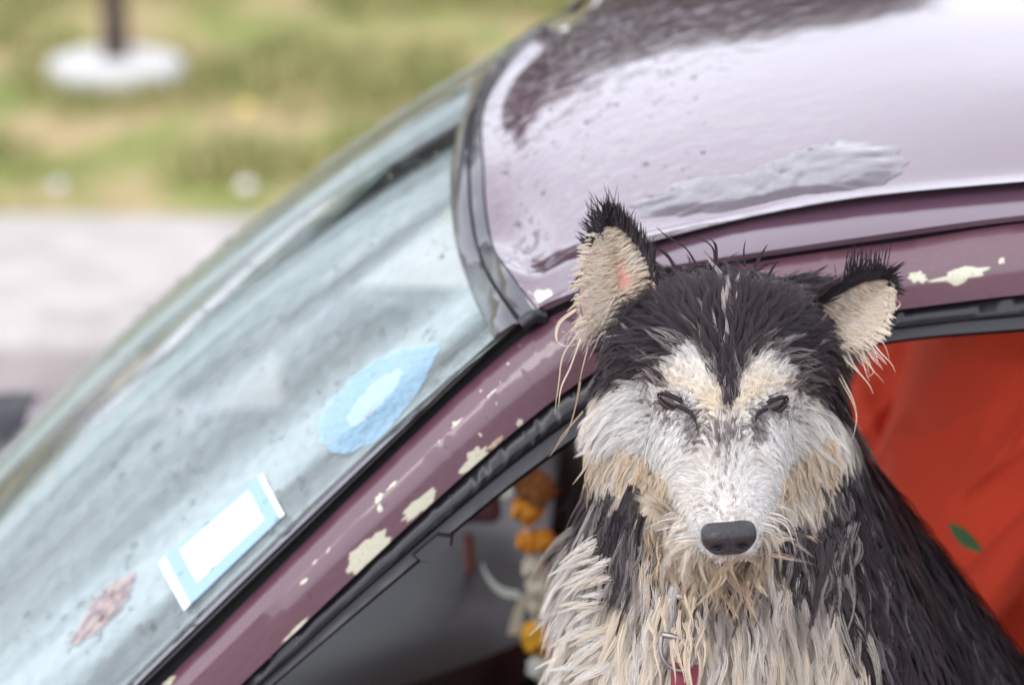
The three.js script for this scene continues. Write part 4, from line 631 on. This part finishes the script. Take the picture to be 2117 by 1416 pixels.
  for (const L of [[[1205, 850, 0], [1180, 880, 0], [1160, 905, 0], [1146, 930, 0], [1135, 945, 0]], [[1200, 790, -0.02], [1190, 840, -0.02], [1175, 890, -0.02], [1150, 925, -0.02]], [[1225, 960, 0], [1210, 985, 0], [1215, 1020, 0], [1212, 1050, 0]], [[1245, 940, 0], [1238, 985, 0], [1218, 1020, 0], [1213, 1060, 0]], [[1700, 1000, 0], [1690, 1030, 0], [1694, 1060, 0], [1690, 1085, 0]], [[1728, 960, 0], [1725, 1010, 0], [1716, 1050, 0], [1717, 1075, 0]]]) lock(L, 0.00032, lerpC(C.tan, C.brown, 0.35), 5, 0.0009);
  for (const L of [[[1400, 560, 0], [1380, 530, 0.0], [1362, 515, 0], [1345, 512, 0]], [[1440, 545, 0], [1420, 515, 0], [1400, 500, 0], [1375, 485, 0], [1358, 470, 0]], [[1480, 545, 0], [1476, 515, 0], [1462, 500, 0], [1440, 492, 0], [1430, 488, 0]], [[1482, 540, 0], [1478, 505, 0], [1468, 492, 0]], [[1540, 550, 0], [1538, 520, 0], [1542, 495, 0]], [[1560, 555, 0], [1575, 525, 0], [1588, 505, 0]], [[1360, 590, -0.01], [1345, 560, -0.01], [1352, 540, -0.01]], [[1330, 620, -0.01], [1310, 660, -0.01], [1290, 700, -0.01], [1280, 725, -0.01]], [[1345, 600, 0], [1300, 640, 0], [1268, 690, 0], [1255, 740, 0]], [[1320, 640, 0], [1290, 660, 0], [1275, 655, 0]], [[1590, 570, 0], [1605, 545, 0], [1612, 540, 0]]]) lock(L, 0.0004, lerpC(C.dark, C.brown, 0.4), 8, 0.0013);
  // curls under the chin
  const RL = RNG(88);
  for (let i = 0; i < 66; i++) {
    const s = i / 65, x = mix(1330, 1600, RL()), y = 1085 + 50 * RL() + (x > 1440 && x < 1575 ? 48 : 0), len = 50 + 85 * RL(), am = 6 + 12 * RL(), ph = RL() * 6, pts = [], z0 = x > 1440 && x < 1575 ? 0.045 : 0.02;
    for (let k = 0; k < 6; k++) { const t = k / 5; pts.push([x + am * Math.sin(ph + t * 4.5) * (0.3 + t) + (x < 1440 ? 10 * t : 0), y + len * t, z0 - 0.01 * t + 0.006 * Math.sin(ph + 2 + t * 5)]); }
    lock(pts, 0.0003, lerpC(C.cream, C.tan, RL()), 6, 0.0010);
  }
  // dark locks over the pale chest
  for (let i = 0; i < 58; i++) {
    const left = i < 26, x = left ? mix(1215, 1330, RL()) : mix(1625, 1760, RL()), y = (left ? 1060 : 1090) + 60 * RL(), len = 70 + 100 * RL(), am = 4 + 6 * RL(), ph = RL() * 6, lean = left ? -0.22 * (1400 - x) / 180 : 0.12, s0 = onSkin(clamp(x, 1240, 1900), y, 0.012), pts = [];
    for (let k = 0; k < 6; k++) { const t = k / 5, sk = onSkin(x + lean * len * t, Math.min(1400, y + len * t), 0.016); pts.push([x + lean * len * t + am * Math.sin(ph + t * 4), y + len * t, Math.max(sk.z, -0.2) + 0.004]); if (k && Math.abs(pts[k][2] - pts[k - 1][2]) > 0.012) pts[k][2] = pts[k - 1][2] + 0.008 * Math.sign(pts[k][2] - pts[k - 1][2]); }
    lock(pts, 0.0004, lerpC(C.dark, C.grey, RL() * 0.5), 16, 0.0042);
  }
  // long pointed wet locks: pale ones down the chest, fringe off its left edge, dark ones down neck and back
  const drape = (x, y, dx, len, am, r, col, nh, sp, out = 0.012) => { const ph = RL() * 6, pts = []; for (let k = 0; k < 7; k++) { const t = k / 6, px = x + dx * len * t + am * Math.sin(ph + t * 4.5), py = y + len * t, sk = onSkin(px, Math.min(1470, py), out + 0.004 * Math.sin(t * 3.1)); pts.push([px, py, Math.max(sk.z, -0.34) + 0.002]); if (k && Math.abs(pts[k][2] - pts[k - 1][2]) > 0.012) pts[k][2] = pts[k - 1][2] + 0.008 * Math.sign(pts[k][2] - pts[k - 1][2]); } lock(pts, r, col, nh, sp); };
  for (let i = 0; i < 120; i++) { const left = i < 52, x = left ? mix(1175, 1400, RL()) : mix(1430, 1745, RL()), y = mix(left ? 1120 : 1170, 1400, RL()); drape(x, y, left ? -0.10 - 0.35 * (1400 - x) / 220 : 0.06 * (RL() - 0.3), 70 + 70 * RL(), 4 + 5 * RL(), 0.00018, lerpC(lerpC(C.white, C.cream, RL()), C.taupe, RL() * 0.3), 28, 0.0044); }
  for (let i = 0; i < 210; i++) { const y = mix(930, 1410, RL()), x = mix(1690 + (y - 930) * 0.12, 1790 + (y - 930) * 0.66, RL()); drape(x, y, 0.12 + 0.30 * RL(), 60 + 70 * RL(), 4 + 6 * RL(), 0.0003, lerpC(lerpC(C.dark, C.brown, RL() * 0.6), C.grey, RL() < 0.2 ? 0.5 : 0), 14, 0.0034, 0.009); }
  for (let i = 0; i < 70; i++) { const y = mix(1000, 1140, RL()), x = mix(1195, 1320, RL()); drape(x, y, -0.45 + 0.3 * (x - 1195) / 125 - 0.15 * RL(), 60 + 60 * RL(), 4 + 5 * RL(), 0.0003, lerpC(lerpC(C.dark, C.brown, RL() * 0.5), C.grey, RL() * 0.35), 14, 0.0032, 0.010); }
  for (let i = 0; i < 54; i++) { const y = mix(1105, 1416, RL()), x = mix(1170, 1270, RL()), s0 = onSkin(x + 15, y, 0.004), len = 35 + 62 * RL(), up = 0.12 + 0.75 * RL(); lock([[x, y, s0.z + 0.006], [x - len * 0.5, y + len * up * 0.4, s0.z + 0.008], [x - len, y + len * up, s0.z - 0.004]], 0.00018, lerpC(C.white, C.cream, RL() * 0.7), 26, 0.0042); }
  for (let i = 0; i < 26; i++) { const x = mix(1345, 1470, RL()), y = mix(1225, 1330, RL()); drape(x, y, 0.12 * (RL() - 0.5), 60 + 60 * RL(), 4 + 5 * RL(), 0.00024, lerpC(C.cream, C.taupe, RL() * 0.6), 12, 0.0026, 0.034); }
  for (let i = 0; i < 84; i++) { const left = i < 26, x = left ? mix(1205, 1330, RL()) : mix(1440, 1770, RL()), y = left ? mix(1080, 1180, RL()) : mix(x < 1600 ? 1175 : 1080, 1215, RL()); drape(x, y, left ? -0.18 : 0.10 * (RL() - 0.4), 70 + 80 * RL(), 5 + 7 * RL(), 0.00022, lerpC(lerpC(C.dark, C.brown, RL()), lerpC(C.grey, C.taupe, RL()), RL() < 0.45 ? 0.75 : 0.1), 18, 0.0036, 0.019); }
  // cheek fringe
  for (let i = 0; i < 90; i++) { const left = i < 50, t = RL(), x = left ? mix(1225, 1385, t) : mix(1735, 1610, t), y = (left ? mix(915, 1010, t) : mix(915, 1010, t)) - 25 * RL(), s0 = onSkin(left ? Math.max(x, 1250) : Math.min(x, 1700), y, 0.008), len = 45 + 50 * RL(), dx = (left ? -1 : 1) * mix(0.55, 0.1, t); const am = 4 + 5 * RL(), ph = RL() * 6, pts = []; for (let k = 0; k < 6; k++) { const q = k / 5; pts.push([x + dx * len * q + am * Math.sin(ph + q * 4), y + len * q, s0.z + 0.004 - 0.008 * q]); } lock(pts, 0.00024, lerpC(C.cream, C.tan, RL() * 0.35), 12, 0.0024); }
  // whiskers
  for (let i = 0; i < 26; i++) {
    const left = i < 14, t = RL(), x = left ? mix(1392, 1450, t) : mix(1600, 1565, t), y = left ? mix(1050, 1120, t) : mix(1040, 1110, t), p = onSkin(left ? x + 6 : x - 6, y), len = 35 + 50 * RL(), dx = left ? -1 : 1, dy = left ? 0.15 + 0.75 * RL() : 0.5 + 0.7 * RL(), [qx, qy] = [x, y];
    lock([[qx, qy, p.z], [qx + dx * len * 0.5, qy + dy * len * 0.18, p.z + 0.006], [qx + dx * len * (left ? 1 : 0.8), qy + dy * len * (left ? 0.6 : 0.9), p.z - 0.004]], 0.00026, C.white, 1, 0);
  }
  // ---------------- put the body together
  const white = lin(1, 1, 1);
  const hairM = (rough, spec = 0.5, through = 0) => phys(white, rough, { vertexColors: true, specularIntensity: spec, transmission: through, thickness: 0, side: THREE.DoubleSide });
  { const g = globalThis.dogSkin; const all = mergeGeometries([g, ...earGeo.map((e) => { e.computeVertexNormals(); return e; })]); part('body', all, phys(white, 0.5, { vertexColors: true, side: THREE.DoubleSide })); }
  const wetDark = hairM(0.34, 0.6), crownM = hairM(0.40, 0.4), dry = hairM(0.9, 0.4, 0.3), damp = hairM(0.9, 0.5, 0.3);
  part('crown_fur', groups.crown.geometry(), crownM, 'stuff'); part('face_fur', groups.face.geometry(), dry, 'stuff'); part('muzzle_fur', groups.muzzle.geometry(), dry, 'stuff'); part('cheek_fur', groups.cheek.geometry(), dry, 'stuff');
  part('ruff_fur', groups.bib.geometry(), damp, 'stuff'); part('chest_fur', groups.chest.geometry(), damp, 'stuff'); part('back_fur', groups.back.geometry(), wetDark, 'stuff');
  part('ear_fur', earHair.geometry(), damp, 'stuff'); part('loose_fur', locks.geometry(), damp, 'stuff');
  console.log('strands', Object.entries(groups).map(([k, s]) => k + ' ' + s.count).join(', '), 'ears', earHair.count, 'locks', locks.count, 'skin tris', tri);
  // ---------------- eyes, lids, lashes
  const eyeM = phys(lin(0.022, 0.011, 0.007), 0.08), lidM = phys(lin(0.014, 0.009, 0.011), 0.6, { specularIntensity: 0.4 });
  const lidM2 = phys(lin(0.035, 0.021, 0.026), 0.5, { specularIntensity: 0.5 }), lash = new Strands();
  for (const e of [{ c: [1397, 833], a: [1358, 811], b: [1434, 851], d: -1 }, { c: [1597, 838], a: [1564, 857], b: [1632, 822], d: 1 }]) {
    const s = onSkin(...e.c), N = grad(s).lerp(V3(0, 0, 1), 0.5).normalize(), A = onSkin(...e.b).sub(onSkin(...e.a)); A.addScaledVector(N, -A.dot(N)).normalize(); const Uv = N.clone().cross(A).normalize(), r0 = 0.0128, c = s.clone().addScaledVector(N, -r0 + 0.0026);
    const ball = new THREE.SphereGeometry(r0, 36, 26); ball.applyMatrix4(new THREE.Matrix4().makeBasis(A.clone().multiplyScalar(1.32), Uv.clone().multiplyScalar(0.62), N)); ball.translate(c.x, c.y, c.z); part('eye', ball, eyeM);
    const at = (phi, psi, r) => c.clone().addScaledVector(A, Math.sin(phi) * r * 1.36).addScaledVector(N, Math.cos(phi) * Math.cos(psi) * r).addScaledVector(Uv, Math.cos(phi) * Math.sin(psi) * r * 0.66);
    const rim = (phi, up) => { const k = Math.pow(clamp(1 - (phi / 1.12) ** 2), 0.8); return -0.20 + (up ? 0.42 : -0.36) * k; };
    for (const up of [1, 0]) {
      const rows = []; for (let j = -1; j <= 9; j++) { const row = []; for (let i = 0; i <= 28; i++) { const phi = mix(-1.3, 1.3, i / 28), q = rim(phi, up), t = Math.max(0, j) / 9; row.push(at(phi, up ? q + t * 1.5 : q - t * 1.3, j < 0 ? r0 * 1.005 : r0 * (1.06 + 0.05 * Math.exp(-(((t - 0.1) / 0.13) ** 2))))); } rows.push(row); }
      part('eyelid', loft(rows), up ? lidM : lidM2);
    }
    const cn = (e.d < 0 ? [[1402, 840], [1420, 848], [1434, 860], [1442, 878], [1444, 894]] : [[1584, 847], [1572, 852], [1564, 861], [1560, 876]]).map(([x, y]) => onSkin(x, y, 0.0012)); part('tear_duct', (() => { const g = tube(cn, 1, 14, 8), c2 = new THREE.CatmullRomCurve3(cn), a = g.attributes.position; for (let i = 0; i < a.count; i++) { const k = Math.floor(i / 9) / 14, c = c2.getPointAt(k), w = 0.0016 * Math.sin(Math.PI * (0.3 + 0.68 * k)); a.setXYZ(i, c.x + (a.getX(i) - c.x) * w, c.y + (a.getY(i) - c.y) * w, c.z + (a.getZ(i) - c.z) * w); } g.computeVertexNormals(); return g; })(), lidM);
    for (let i = 0; i < 380; i++) {   // short hair grows over both lids, leaving only their dark rims bare
      const up = i < 270, phi = mix(-1.15, 1.15, R()), q = rim(phi, up), psi = up ? q + 0.30 + 1.2 * R() : q - 0.45 - 0.9 * R(), p = at(phi, psi, r0 * 1.08), L = 0.0026 + 0.0024 * R(), v = A.clone().multiplyScalar(e.d * (0.7 + 0.4 * R())).addScaledVector(Uv, up ? 0.25 - 0.5 * R() : -0.6).addScaledVector(N, 0.35).normalize();
      lash.add([p, p.clone().addScaledVector(v, L * 0.5).addScaledVector(N, 0.0003), p.clone().addScaledVector(v, L)], 0.00019, R() < (up ? 0.62 : 0.4) ? lerpC(C.white, C.cream, R()) : lerpC(C.grey, C.dark, R()), N.x, N.y, N.z);
    }
    for (let i = 0; i < 34; i++) { const phi = e.d * mix(0.05, 1.0, R()), p = at(phi, rim(phi, 1) + 0.45 + 0.5 * R(), r0 * 1.11), L = 0.0028 + 0.0024 * R(), v = A.clone().multiplyScalar(e.d * (0.75 + 0.3 * R())).addScaledVector(Uv, -0.15 - 0.35 * R()).addScaledVector(N, 0.2).normalize(); lash.add([p, p.clone().addScaledVector(v, L * 0.5), p.clone().addScaledVector(v, L).addScaledVector(N, -0.0006)], 0.00014, R() < 0.6 ? lerpC(C.taupe, C.cream, R()) : C.dark, N.x, N.y, N.z); }
  }
  part('lashes', lash.geometry(), dry, 'stuff');
  // ---------------- nose
  {
    const g = new THREE.SphereGeometry(1, 64, 48), a = g.attributes.position, c = onSkin(1508, 1095).add(V3(0, -0.0055, -0.004)), tl = -0.09;
    for (let i = 0; i < a.count; i++) {
      let x = a.getX(i), y = a.getY(i), z = a.getZ(i); const se = (v, e) => Math.sign(v) * Math.pow(Math.abs(v), e);
      const m = Math.pow(Math.pow(Math.abs(x), 3.6) + Math.pow(Math.abs(y), 3.4) + Math.pow(Math.abs(z), 2.6), -1 / 3.2); x *= m; y *= m; z *= m;
      let w = 0.0187 * (1 - 0.26 * sstep(0.0, -1, y)), h = 0.0118, d = 0.0135; let X = x * w, Y = y * h, Z = z * d + (y < 0 ? 0.0065 * y : -0.0045 * y * y);
      for (const s of [-1, 1]) { const e = ((X - s * 0.0088) / 0.0044) ** 2 + ((Y + 0.0062) / 0.0022) ** 2; if (z > 0) Z -= 0.0075 * Math.exp(-e); }
      if (z > 0) Z -= 0.0016 * Math.exp(-((X / 0.0010) ** 2)) * sstep(0.004, -0.004, Y);
      a.setXYZ(i, X, Y, Z);
    }
    g.computeVertexNormals(); const mt = new THREE.Matrix4().makeRotationZ(0.075).multiply(new THREE.Matrix4().makeRotationX(-0.05)); g.applyMatrix4(mt); g.translate(c.x, c.y, c.z);
    const bmp = dataTex(512, 512, (u, v) => { const n = Math.abs(noise.noise(u * 70, v * 42, 2)) + 0.5 * Math.abs(noise.noise(u * 140, v * 84, 5)); const k = clamp(0.25 + n); return [k, k, k]; });
    part('nose', g, phys(lin(0.011, 0.008, 0.010), 0.34, { bumpMap: bmp, bumpScale: 0.0008, clearcoat: 0.3, clearcoatRoughness: 0.3 }));
    part('mouth', tube([U(1466, 1141, 0.090), U(1486, 1149, 0.097), U(1508, 1152, 0.100), U(1530, 1149, 0.097), U(1548, 1141, 0.090)], 0.002, 24, 8), lidM);
  }
  // ---------------- harness ring and strap, hanging at the chest
  {
    const z = onSkin(1410, 1350).z + 0.030, hb = U(1410, 1370, z).applyMatrix4(toW);
    const t = thing('dog_harness', 'dark red strap with a metal ring on the dog\'s chest', 'harness', hb.toArray()), mt = new THREE.Matrix4().makeTranslation(-hb.x, -hb.y, -hb.z).multiply(toW);
    const add = (n, g, m) => { g.applyMatrix4(mt); return obj(n, g, m, t); };
    const steel = std(lin(0.27, 0.24, 0.23), 0.38, { metalness: 0.85 });
    add('ring', new THREE.TubeGeometry(new THREE.CatmullRomCurve3([[1372, 1314], [1366, 1340], [1372, 1364], [1388, 1380], [1412, 1386], [1430, 1376], [1438, 1352], [1430, 1328], [1400, 1318]].map(([x, y]) => U(x, y, z + 0.001 * Math.sin(y))), true), 60, 0.0016, 10, true), steel);
    add('cross_bar', tube([U(1370, 1312, z + 0.003), U(1400, 1318, z + 0.005), U(1434, 1330, z + 0.003)], 0.0022, 12, 10), steel);
    const sr = []; for (let j = 0; j <= 30; j++) { const k = j / 30, y = 1372 + 330 * k, w = mix(28, 33, Math.min(1, k * 3)), r = []; for (let i = 0; i <= 8; i++) { const s = i / 8 * 2 - 1; r.push(U(1416 + 10 * k + s * w, y + 3 * s, z - 0.004 - 0.003 * s * s + 0.002 * Math.sin(k * 9))); } sr.push(r); }
    const weave = dataTex(128, 128, (u, v) => { const k = 0.5 + 0.5 * Math.sin(u * 6.2832 * 32) * Math.sin(v * 6.2832 * 32); return [k, k, k]; });
    const thick = sr.map((r) => r.map((p) => p.clone().add(V3(0, 0, -0.0025)))).reverse();
    add('strap', loft([...sr, ...thick], true), std(lin(0.15, 0.022, 0.030), 0.8, { bumpMap: weave, bumpScale: 0.0004 }));
    add('tag', new THREE.SphereGeometry(1, 16, 10).scale(0.0035, 0.0022, 0.0012).translate(...U(1408, 1234, onSkin(1408, 1234).z + 0.03).toArray()), steel);
    add('chain_link', new THREE.TorusGeometry(0.0045, 0.001, 8, 24).scale(0.5, 1.2, 1).translate(...U(1426, 1180, onSkin(1426, 1180).z + 0.03).toArray()), steel);
  }
}
// ------------------------------------------------------------------ person in the car, garland and pouch behind the windscreen
{
  const smin = (d, e, k) => { const h = Math.max(k - Math.abs(d - e), 0) / k; return Math.min(d, e) - h * h * k * 0.25; };
  const capD = (p, a, b, ra, rb) => { const bx = b[0] - a[0], by = b[1] - a[1], bz = b[2] - a[2], ax = p.x - a[0], ay = p.y - a[1], az = p.z - a[2], h = clamp((ax * bx + ay * by + az * bz) / (bx * bx + by * by + bz * bz)); return Math.hypot(ax - bx * h, ay - by * h, az - bz * h) - mix(ra, rb, h); };
  const mesh = (f, c, hs, res) => {
    const m = new MarchingCubes(res, dull, false, false, 200000), s = hs * 2 / res, q = V3(); m.isolation = 0; let n = 0;
    for (let k = 0; k < res; k++) for (let j = 0; j < res; j++) for (let i = 0; i < res; i++, n++) m.field[n] = (i < 2 || j < 2 || k < 2 || i > res - 3 || j > res - 3 || k > res - 3) ? -0.01 : -f(q.set(c[0] + (i - res / 2) * s, c[1] + (j - res / 2) * s, c[2] + (k - res / 2) * s));
    m.update(); const P = new Float32Array(m.count * 3), N = new Float32Array(m.count * 3), e = 0.004, t = V3(), F2 = (x, y, z) => f(t.set(x, y, z));
    for (let i = 0; i < m.count; i++) { const x = m.positionArray[i * 3] * hs + c[0], y = m.positionArray[i * 3 + 1] * hs + c[1], z = m.positionArray[i * 3 + 2] * hs + c[2]; P.set([x, y, z], i * 3); V3(F2(x + e, y, z) - F2(x - e, y, z), F2(x, y + e, z) - F2(x, y - e, z), F2(x, y, z + e) - F2(x, y, z - e)).normalize().toArray(N, i * 3); }
    const g = new THREE.BufferGeometry(); g.setAttribute('position', new THREE.BufferAttribute(P, 3)); g.setAttribute('normal', new THREE.BufferAttribute(N, 3)); return g;
  };
  // joints: seated, facing the front of the car (-x), near arm reaching toward the dog
  const hip = [0.34, 0.48, -0.60], chest = [0.37, 0.90, -0.60], neck = [0.35, 1.08, -0.60], head = [0.31, 1.205, -0.60];
  const sh = [[0.345, 1.03, -0.45], [0.36, 1.03, -0.77]], el = [[0.22, 0.80, -0.36], [0.20, 0.78, -0.82]], wr = [[0.02, 0.70, -0.42], [0.0, 0.72, -0.74]], kn = [[-0.02, 0.56, -0.50], [-0.02, 0.56, -0.72]], an = [[-0.22, 0.28, -0.50], [-0.22, 0.28, -0.72]];
  const torso = (p, o) => { let d = capD(p, hip, chest, 0.135 + o, 0.135 + o); d = smin(d, capD(p, sh[0], sh[1], 0.075 + o, 0.075 + o), 0.07); d = smin(d, capD(p, chest, neck, 0.11 + o, 0.06), 0.05); return d; };
  const body = (p) => {
    let d = torso(p, -0.012); d = smin(d, capD(p, neck, head, 0.052, 0.05), 0.03); d = smin(d, capD(p, [0.335, 1.225, -0.60], [0.305, 1.19, -0.60], 0.082, 0.072), 0.03); d = smin(d, capD(p, [0.24, 1.185, -0.60], [0.252, 1.20, -0.60], 0.013, 0.01), 0.015);
    for (let k = 0; k < 2; k++) {
      d = smin(d, capD(p, sh[k], el[k], 0.05, 0.042), 0.04); d = smin(d, capD(p, el[k], wr[k], 0.04, 0.028), 0.02); const w = wr[k]; d = smin(d, capD(p, w, [w[0] - 0.07, w[1] - 0.02, w[2]], 0.028, 0.034), 0.02);
      for (let f = 0; f < 4; f++) d = smin(d, capD(p, [w[0] - 0.08, w[1] - 0.022, w[2] - 0.03 + f * 0.02], [w[0] - 0.135 - (f === 1 || f === 2 ? 0.015 : 0), w[1] - 0.05, w[2] - 0.034 + f * 0.023], 0.0105, 0.009), 0.006);
      d = smin(d, capD(p, [w[0] - 0.035, w[1] - 0.012, w[2] + (k ? 0.03 : -0.03)], [w[0] - 0.085, w[1] - 0.03, w[2] + (k ? 0.065 : -0.065)], 0.013, 0.010), 0.008);
      d = smin(d, capD(p, [hip[0] - 0.02, hip[1], kn[k][2]], kn[k], 0.085, 0.058), 0.05); d = smin(d, capD(p, kn[k], an[k], 0.055, 0.036), 0.03); d = smin(d, capD(p, an[k], [an[k][0] - 0.16, 0.26, an[k][2]], 0.035, 0.03), 0.02);
    }
    return d;
  };
  const ridge = (x, y, z) => 1 - Math.min(1, 2.4 * Math.abs(noise.noise(x, y, z)));
  const fold = (p) => { const a = p.x * 0.62 + p.y * 0.78, c = -p.x * 0.78 + p.y * 0.62, wx = 0.5 * noise.noise(p.x * 6, p.y * 6, p.z * 6); return -0.012 * Math.pow(ridge(c * 9 + wx * 2, a * 2.6, p.z * 5), 1.6) - 0.007 * Math.pow(ridge(c * 19 + 5, a * 5 + wx, p.z * 9), 2) + 0.006; };
  const shirt = (p) => { let d = torso(p, 0.014); d = smin(d, capD(p, sh[0], [0.25, 0.86, -0.38], 0.074, 0.074), 0.05); d = smin(d, capD(p, sh[1], [0.23, 0.85, -0.805], 0.072, 0.066), 0.05); d += fold(p); d = Math.max(d, p.y - 1.115, 0.44 - p.y); return d; };
  const b = [0.34, 0.24, -0.60], t = thing('person', 'person in an orange red shirt sitting in the car behind the dog', 'person', b);
  t.position.x -= 0.05; const put = (n, g, m) => { g.translate(-b[0], -b[1], -b[2]); return obj(n, g, m, t); };
  put('body', mesh(body, [0.12, 0.76, -0.60], 0.62, 112), std(lin(0.36, 0.20, 0.13), 0.55));
  const weave = dataTex(128, 128, (u, v, i, j) => { const k = (i + j) % 4 < 2 ? 0.4 : 0.6; return [k, k, k]; });
  put('shirt', mesh(shirt, [0.34, 0.78, -0.60], 0.36, 120), phys(lin(0.70, 0.058, 0.02), 0.9, { sheen: 0.3, sheenColor: lin(0.8, 0.2, 0.1), sheenRoughness: 0.5 }));
  put('hair', mesh((p) => { let d = capD(p, [0.345, 1.235, -0.60], [0.335, 1.23, -0.60], 0.091, 0.09); d = Math.max(d, 0.268 - p.x + Math.max(0, 1.24 - p.y) * 1.2, 1.15 - p.y); return d + 0.004 * noise.noise(p.x * 60, p.y * 60, p.z * 60); }, [0.34, 1.22, -0.60], 0.12, 44), std(lin(0.015, 0.012, 0.012), 0.5));
  for (const s of [-1, 1]) { const g = new THREE.SphereGeometry(0.011, 14, 10); g.translate(0.2385, 1.215, -0.60 + s * 0.031); put('eye', g, std(lin(0.1, 0.08, 0.07), 0.2)); const e = new THREE.SphereGeometry(1, 14, 10).scale(0.014, 0.028, 0.007); e.translate(0.32, 1.20, -0.60 + s * 0.083); put('ear', e, std(lin(0.36, 0.20, 0.13), 0.55)); }
  put('mouth', tube([V3(0.243, 1.155, -0.622), V3(0.236, 1.153, -0.60), V3(0.243, 1.155, -0.578)], 0.004, 8, 6), std(lin(0.28, 0.09, 0.08), 0.5));
  // dark trousers over the legs
  put('trousers', mesh((p) => { let d = 1; for (let k = 0; k < 2; k++) { d = smin(d, capD(p, [hip[0] - 0.02, hip[1], kn[k][2]], kn[k], 0.097, 0.07), 0.05); d = smin(d, capD(p, kn[k], an[k], 0.068, 0.052), 0.04); } d = smin(d, capD(p, hip, [0.34, 0.56, -0.60], 0.14, 0.13), 0.05); return Math.max(d, 0.29 - p.y); }, [0.1, 0.5, -0.60], 0.44, 64), std(lin(0.03, 0.03, 0.045), 0.8));
  // green leaf by the shirt
  {
    const c = atZ(1996, 1114, -0.262), s = new THREE.Shape(); s.moveTo(-0.02, 0); s.quadraticCurveTo(-0.006, 0.0125, 0.021, 0.002); s.quadraticCurveTo(0.0, -0.0125, -0.02, 0);
    const g = new THREE.ExtrudeGeometry(s, { depth: 0.0006, bevelEnabled: false, curveSegments: 14 }); const a = g.attributes.position; for (let i = 0; i < a.count; i++) a.setZ(i, a.getZ(i) + 8 * a.getY(i) ** 2 - 3 * a.getX(i) ** 2); g.computeVertexNormals(); g.rotateZ(-0.75);
    const m = obj('leaf', g, std(lin(0.05, 0.12, 0.035), 0.6, { side: THREE.DoubleSide })); m.position.copy(c); m.scale.setScalar(0.95); tag(m, 'green leaf against the red shirt just behind the dog\'s back', 'leaf');
  }
  // garland hung from the inside mirror
  const R = RNG(61), at = (x, y, z = -0.46) => atZ(x, y, z), top = V3(-0.10, 1.18, ZM + 0.08);
  {
    const o = at(1100, 1200), t2 = thing('flower_garland', 'garland of orange and cream flowers hanging behind the pillar beside the dog', 'garland', o.toArray()), put2 = (n, g, m, par = t2) => { g.translate(-o.x, -o.y, -o.z); return obj(n, g, m, par); };
    const cream = std(lin(0.62, 0.52, 0.40), 0.8), white = std(lin(0.72, 0.68, 0.62), 0.8), orange = std(lin(0.72, 0.26, 0.02), 0.8), rust = std(lin(0.27, 0.095, 0.022), 0.85), gold = std(lin(0.85, 0.40, 0.02), 0.8);
    put2('string', tube([top, at(1092, 940), at(1090, 1100), at(1100, 1220), at(1125, 1390)], 0.0022, 30, 6), white);
    const flower = (c, r, m, n = 46) => { const gs = []; for (let i = 0; i < n; i++) { const y = 1 - 2 * (i + 0.5) / n, a = i * 2.39996, w = Math.sqrt(1 - y * y), d = V3(w * Math.cos(a), y, w * Math.sin(a)), g = new THREE.SphereGeometry(1, 6, 4).scale(r * (0.22 + 0.14 * R()), r * (0.3 + 0.25 * R()), r * 0.10); g.rotateX(R() - 0.5); g.lookAt(d); d.multiplyScalar(0.85 + 0.35 * R()); g.translate(c.x + d.x * r * 0.72, c.y + d.y * r * 0.72, c.z + d.z * r * 0.72); gs.push(g); } gs.push(new THREE.SphereGeometry(r * 0.7, 10, 8).translate(c.x, c.y, c.z)); put2('flower', mergeGeometries(gs), m); };
    flower(at(1082, 985), 0.017, rust); flower(at(1108, 1010), 0.019, rust); flower(at(1090, 1050), 0.016, orange); flower(at(1092, 1120), 0.012, orange); flower(at(1125, 1118), 0.012, orange);
    flower(at(1110, 1318), 0.016, gold); flower(at(1142, 1332), 0.015, orange); flower(at(1105, 1175), 0.013, cream); flower(at(1125, 1215), 0.018, cream); flower(at(1118, 1255), 0.013, cream); flower(at(1150, 1395), 0.02, cream); flower(at(1120, 1380), 0.014, white); flower(at(1052, 1012), 0.010, white);
    put2('ribbon', loft([0, 1].map((k) => resample([at(1075, 1222 + k * 18), at(1035, 1212 + k * 18), at(1008, 1185 + k * 16), at(996, 1160 + k * 12)], 20))), white);
    put2('ribbon', loft([0, 1].map((k) => resample([at(1078 + k * 20, 1228), at(1062 + k * 22, 1262), at(1048 + k * 26, 1312)], 14))), cream);
  }
  {
    const o = at(965, 1060, -0.62), t3 = thing('hanging_pouch', 'dark maroon pouch with a thin tail hanging above the dashboard', 'pouch', o.toArray()), put3 = (n, g, m) => { g.translate(-o.x, -o.y, -o.z); return obj(n, g, m, t3); };
    const m1 = std(lin(0.085, 0.03, 0.032), 0.55), g = box(0.062, 0.042, 0.022, 0, 0, 0, 0.012), a = g.attributes.position; for (let i = 0; i < a.count; i++) { const y = a.getY(i); a.setX(i, a.getX(i) * (1 + 5 * -y * 0.6)); } g.computeVertexNormals(); g.translate(o.x, o.y + 0.012, o.z);
    put3('bag', g, m1); put3('tail', tube([at(968, 1105, -0.62), at(972, 1180, -0.62), at(978, 1270, -0.62)], 0.0045, 12, 8), std(lin(0.14, 0.035, 0.025), 0.7)); put3('cord', tube([o.clone().add(V3(0, 0.03, 0)), V3(-0.11, 1.18, ZM - 0.05)], 0.0015, 8, 6), m1);
  }
}
renderer.render(scene, camera);
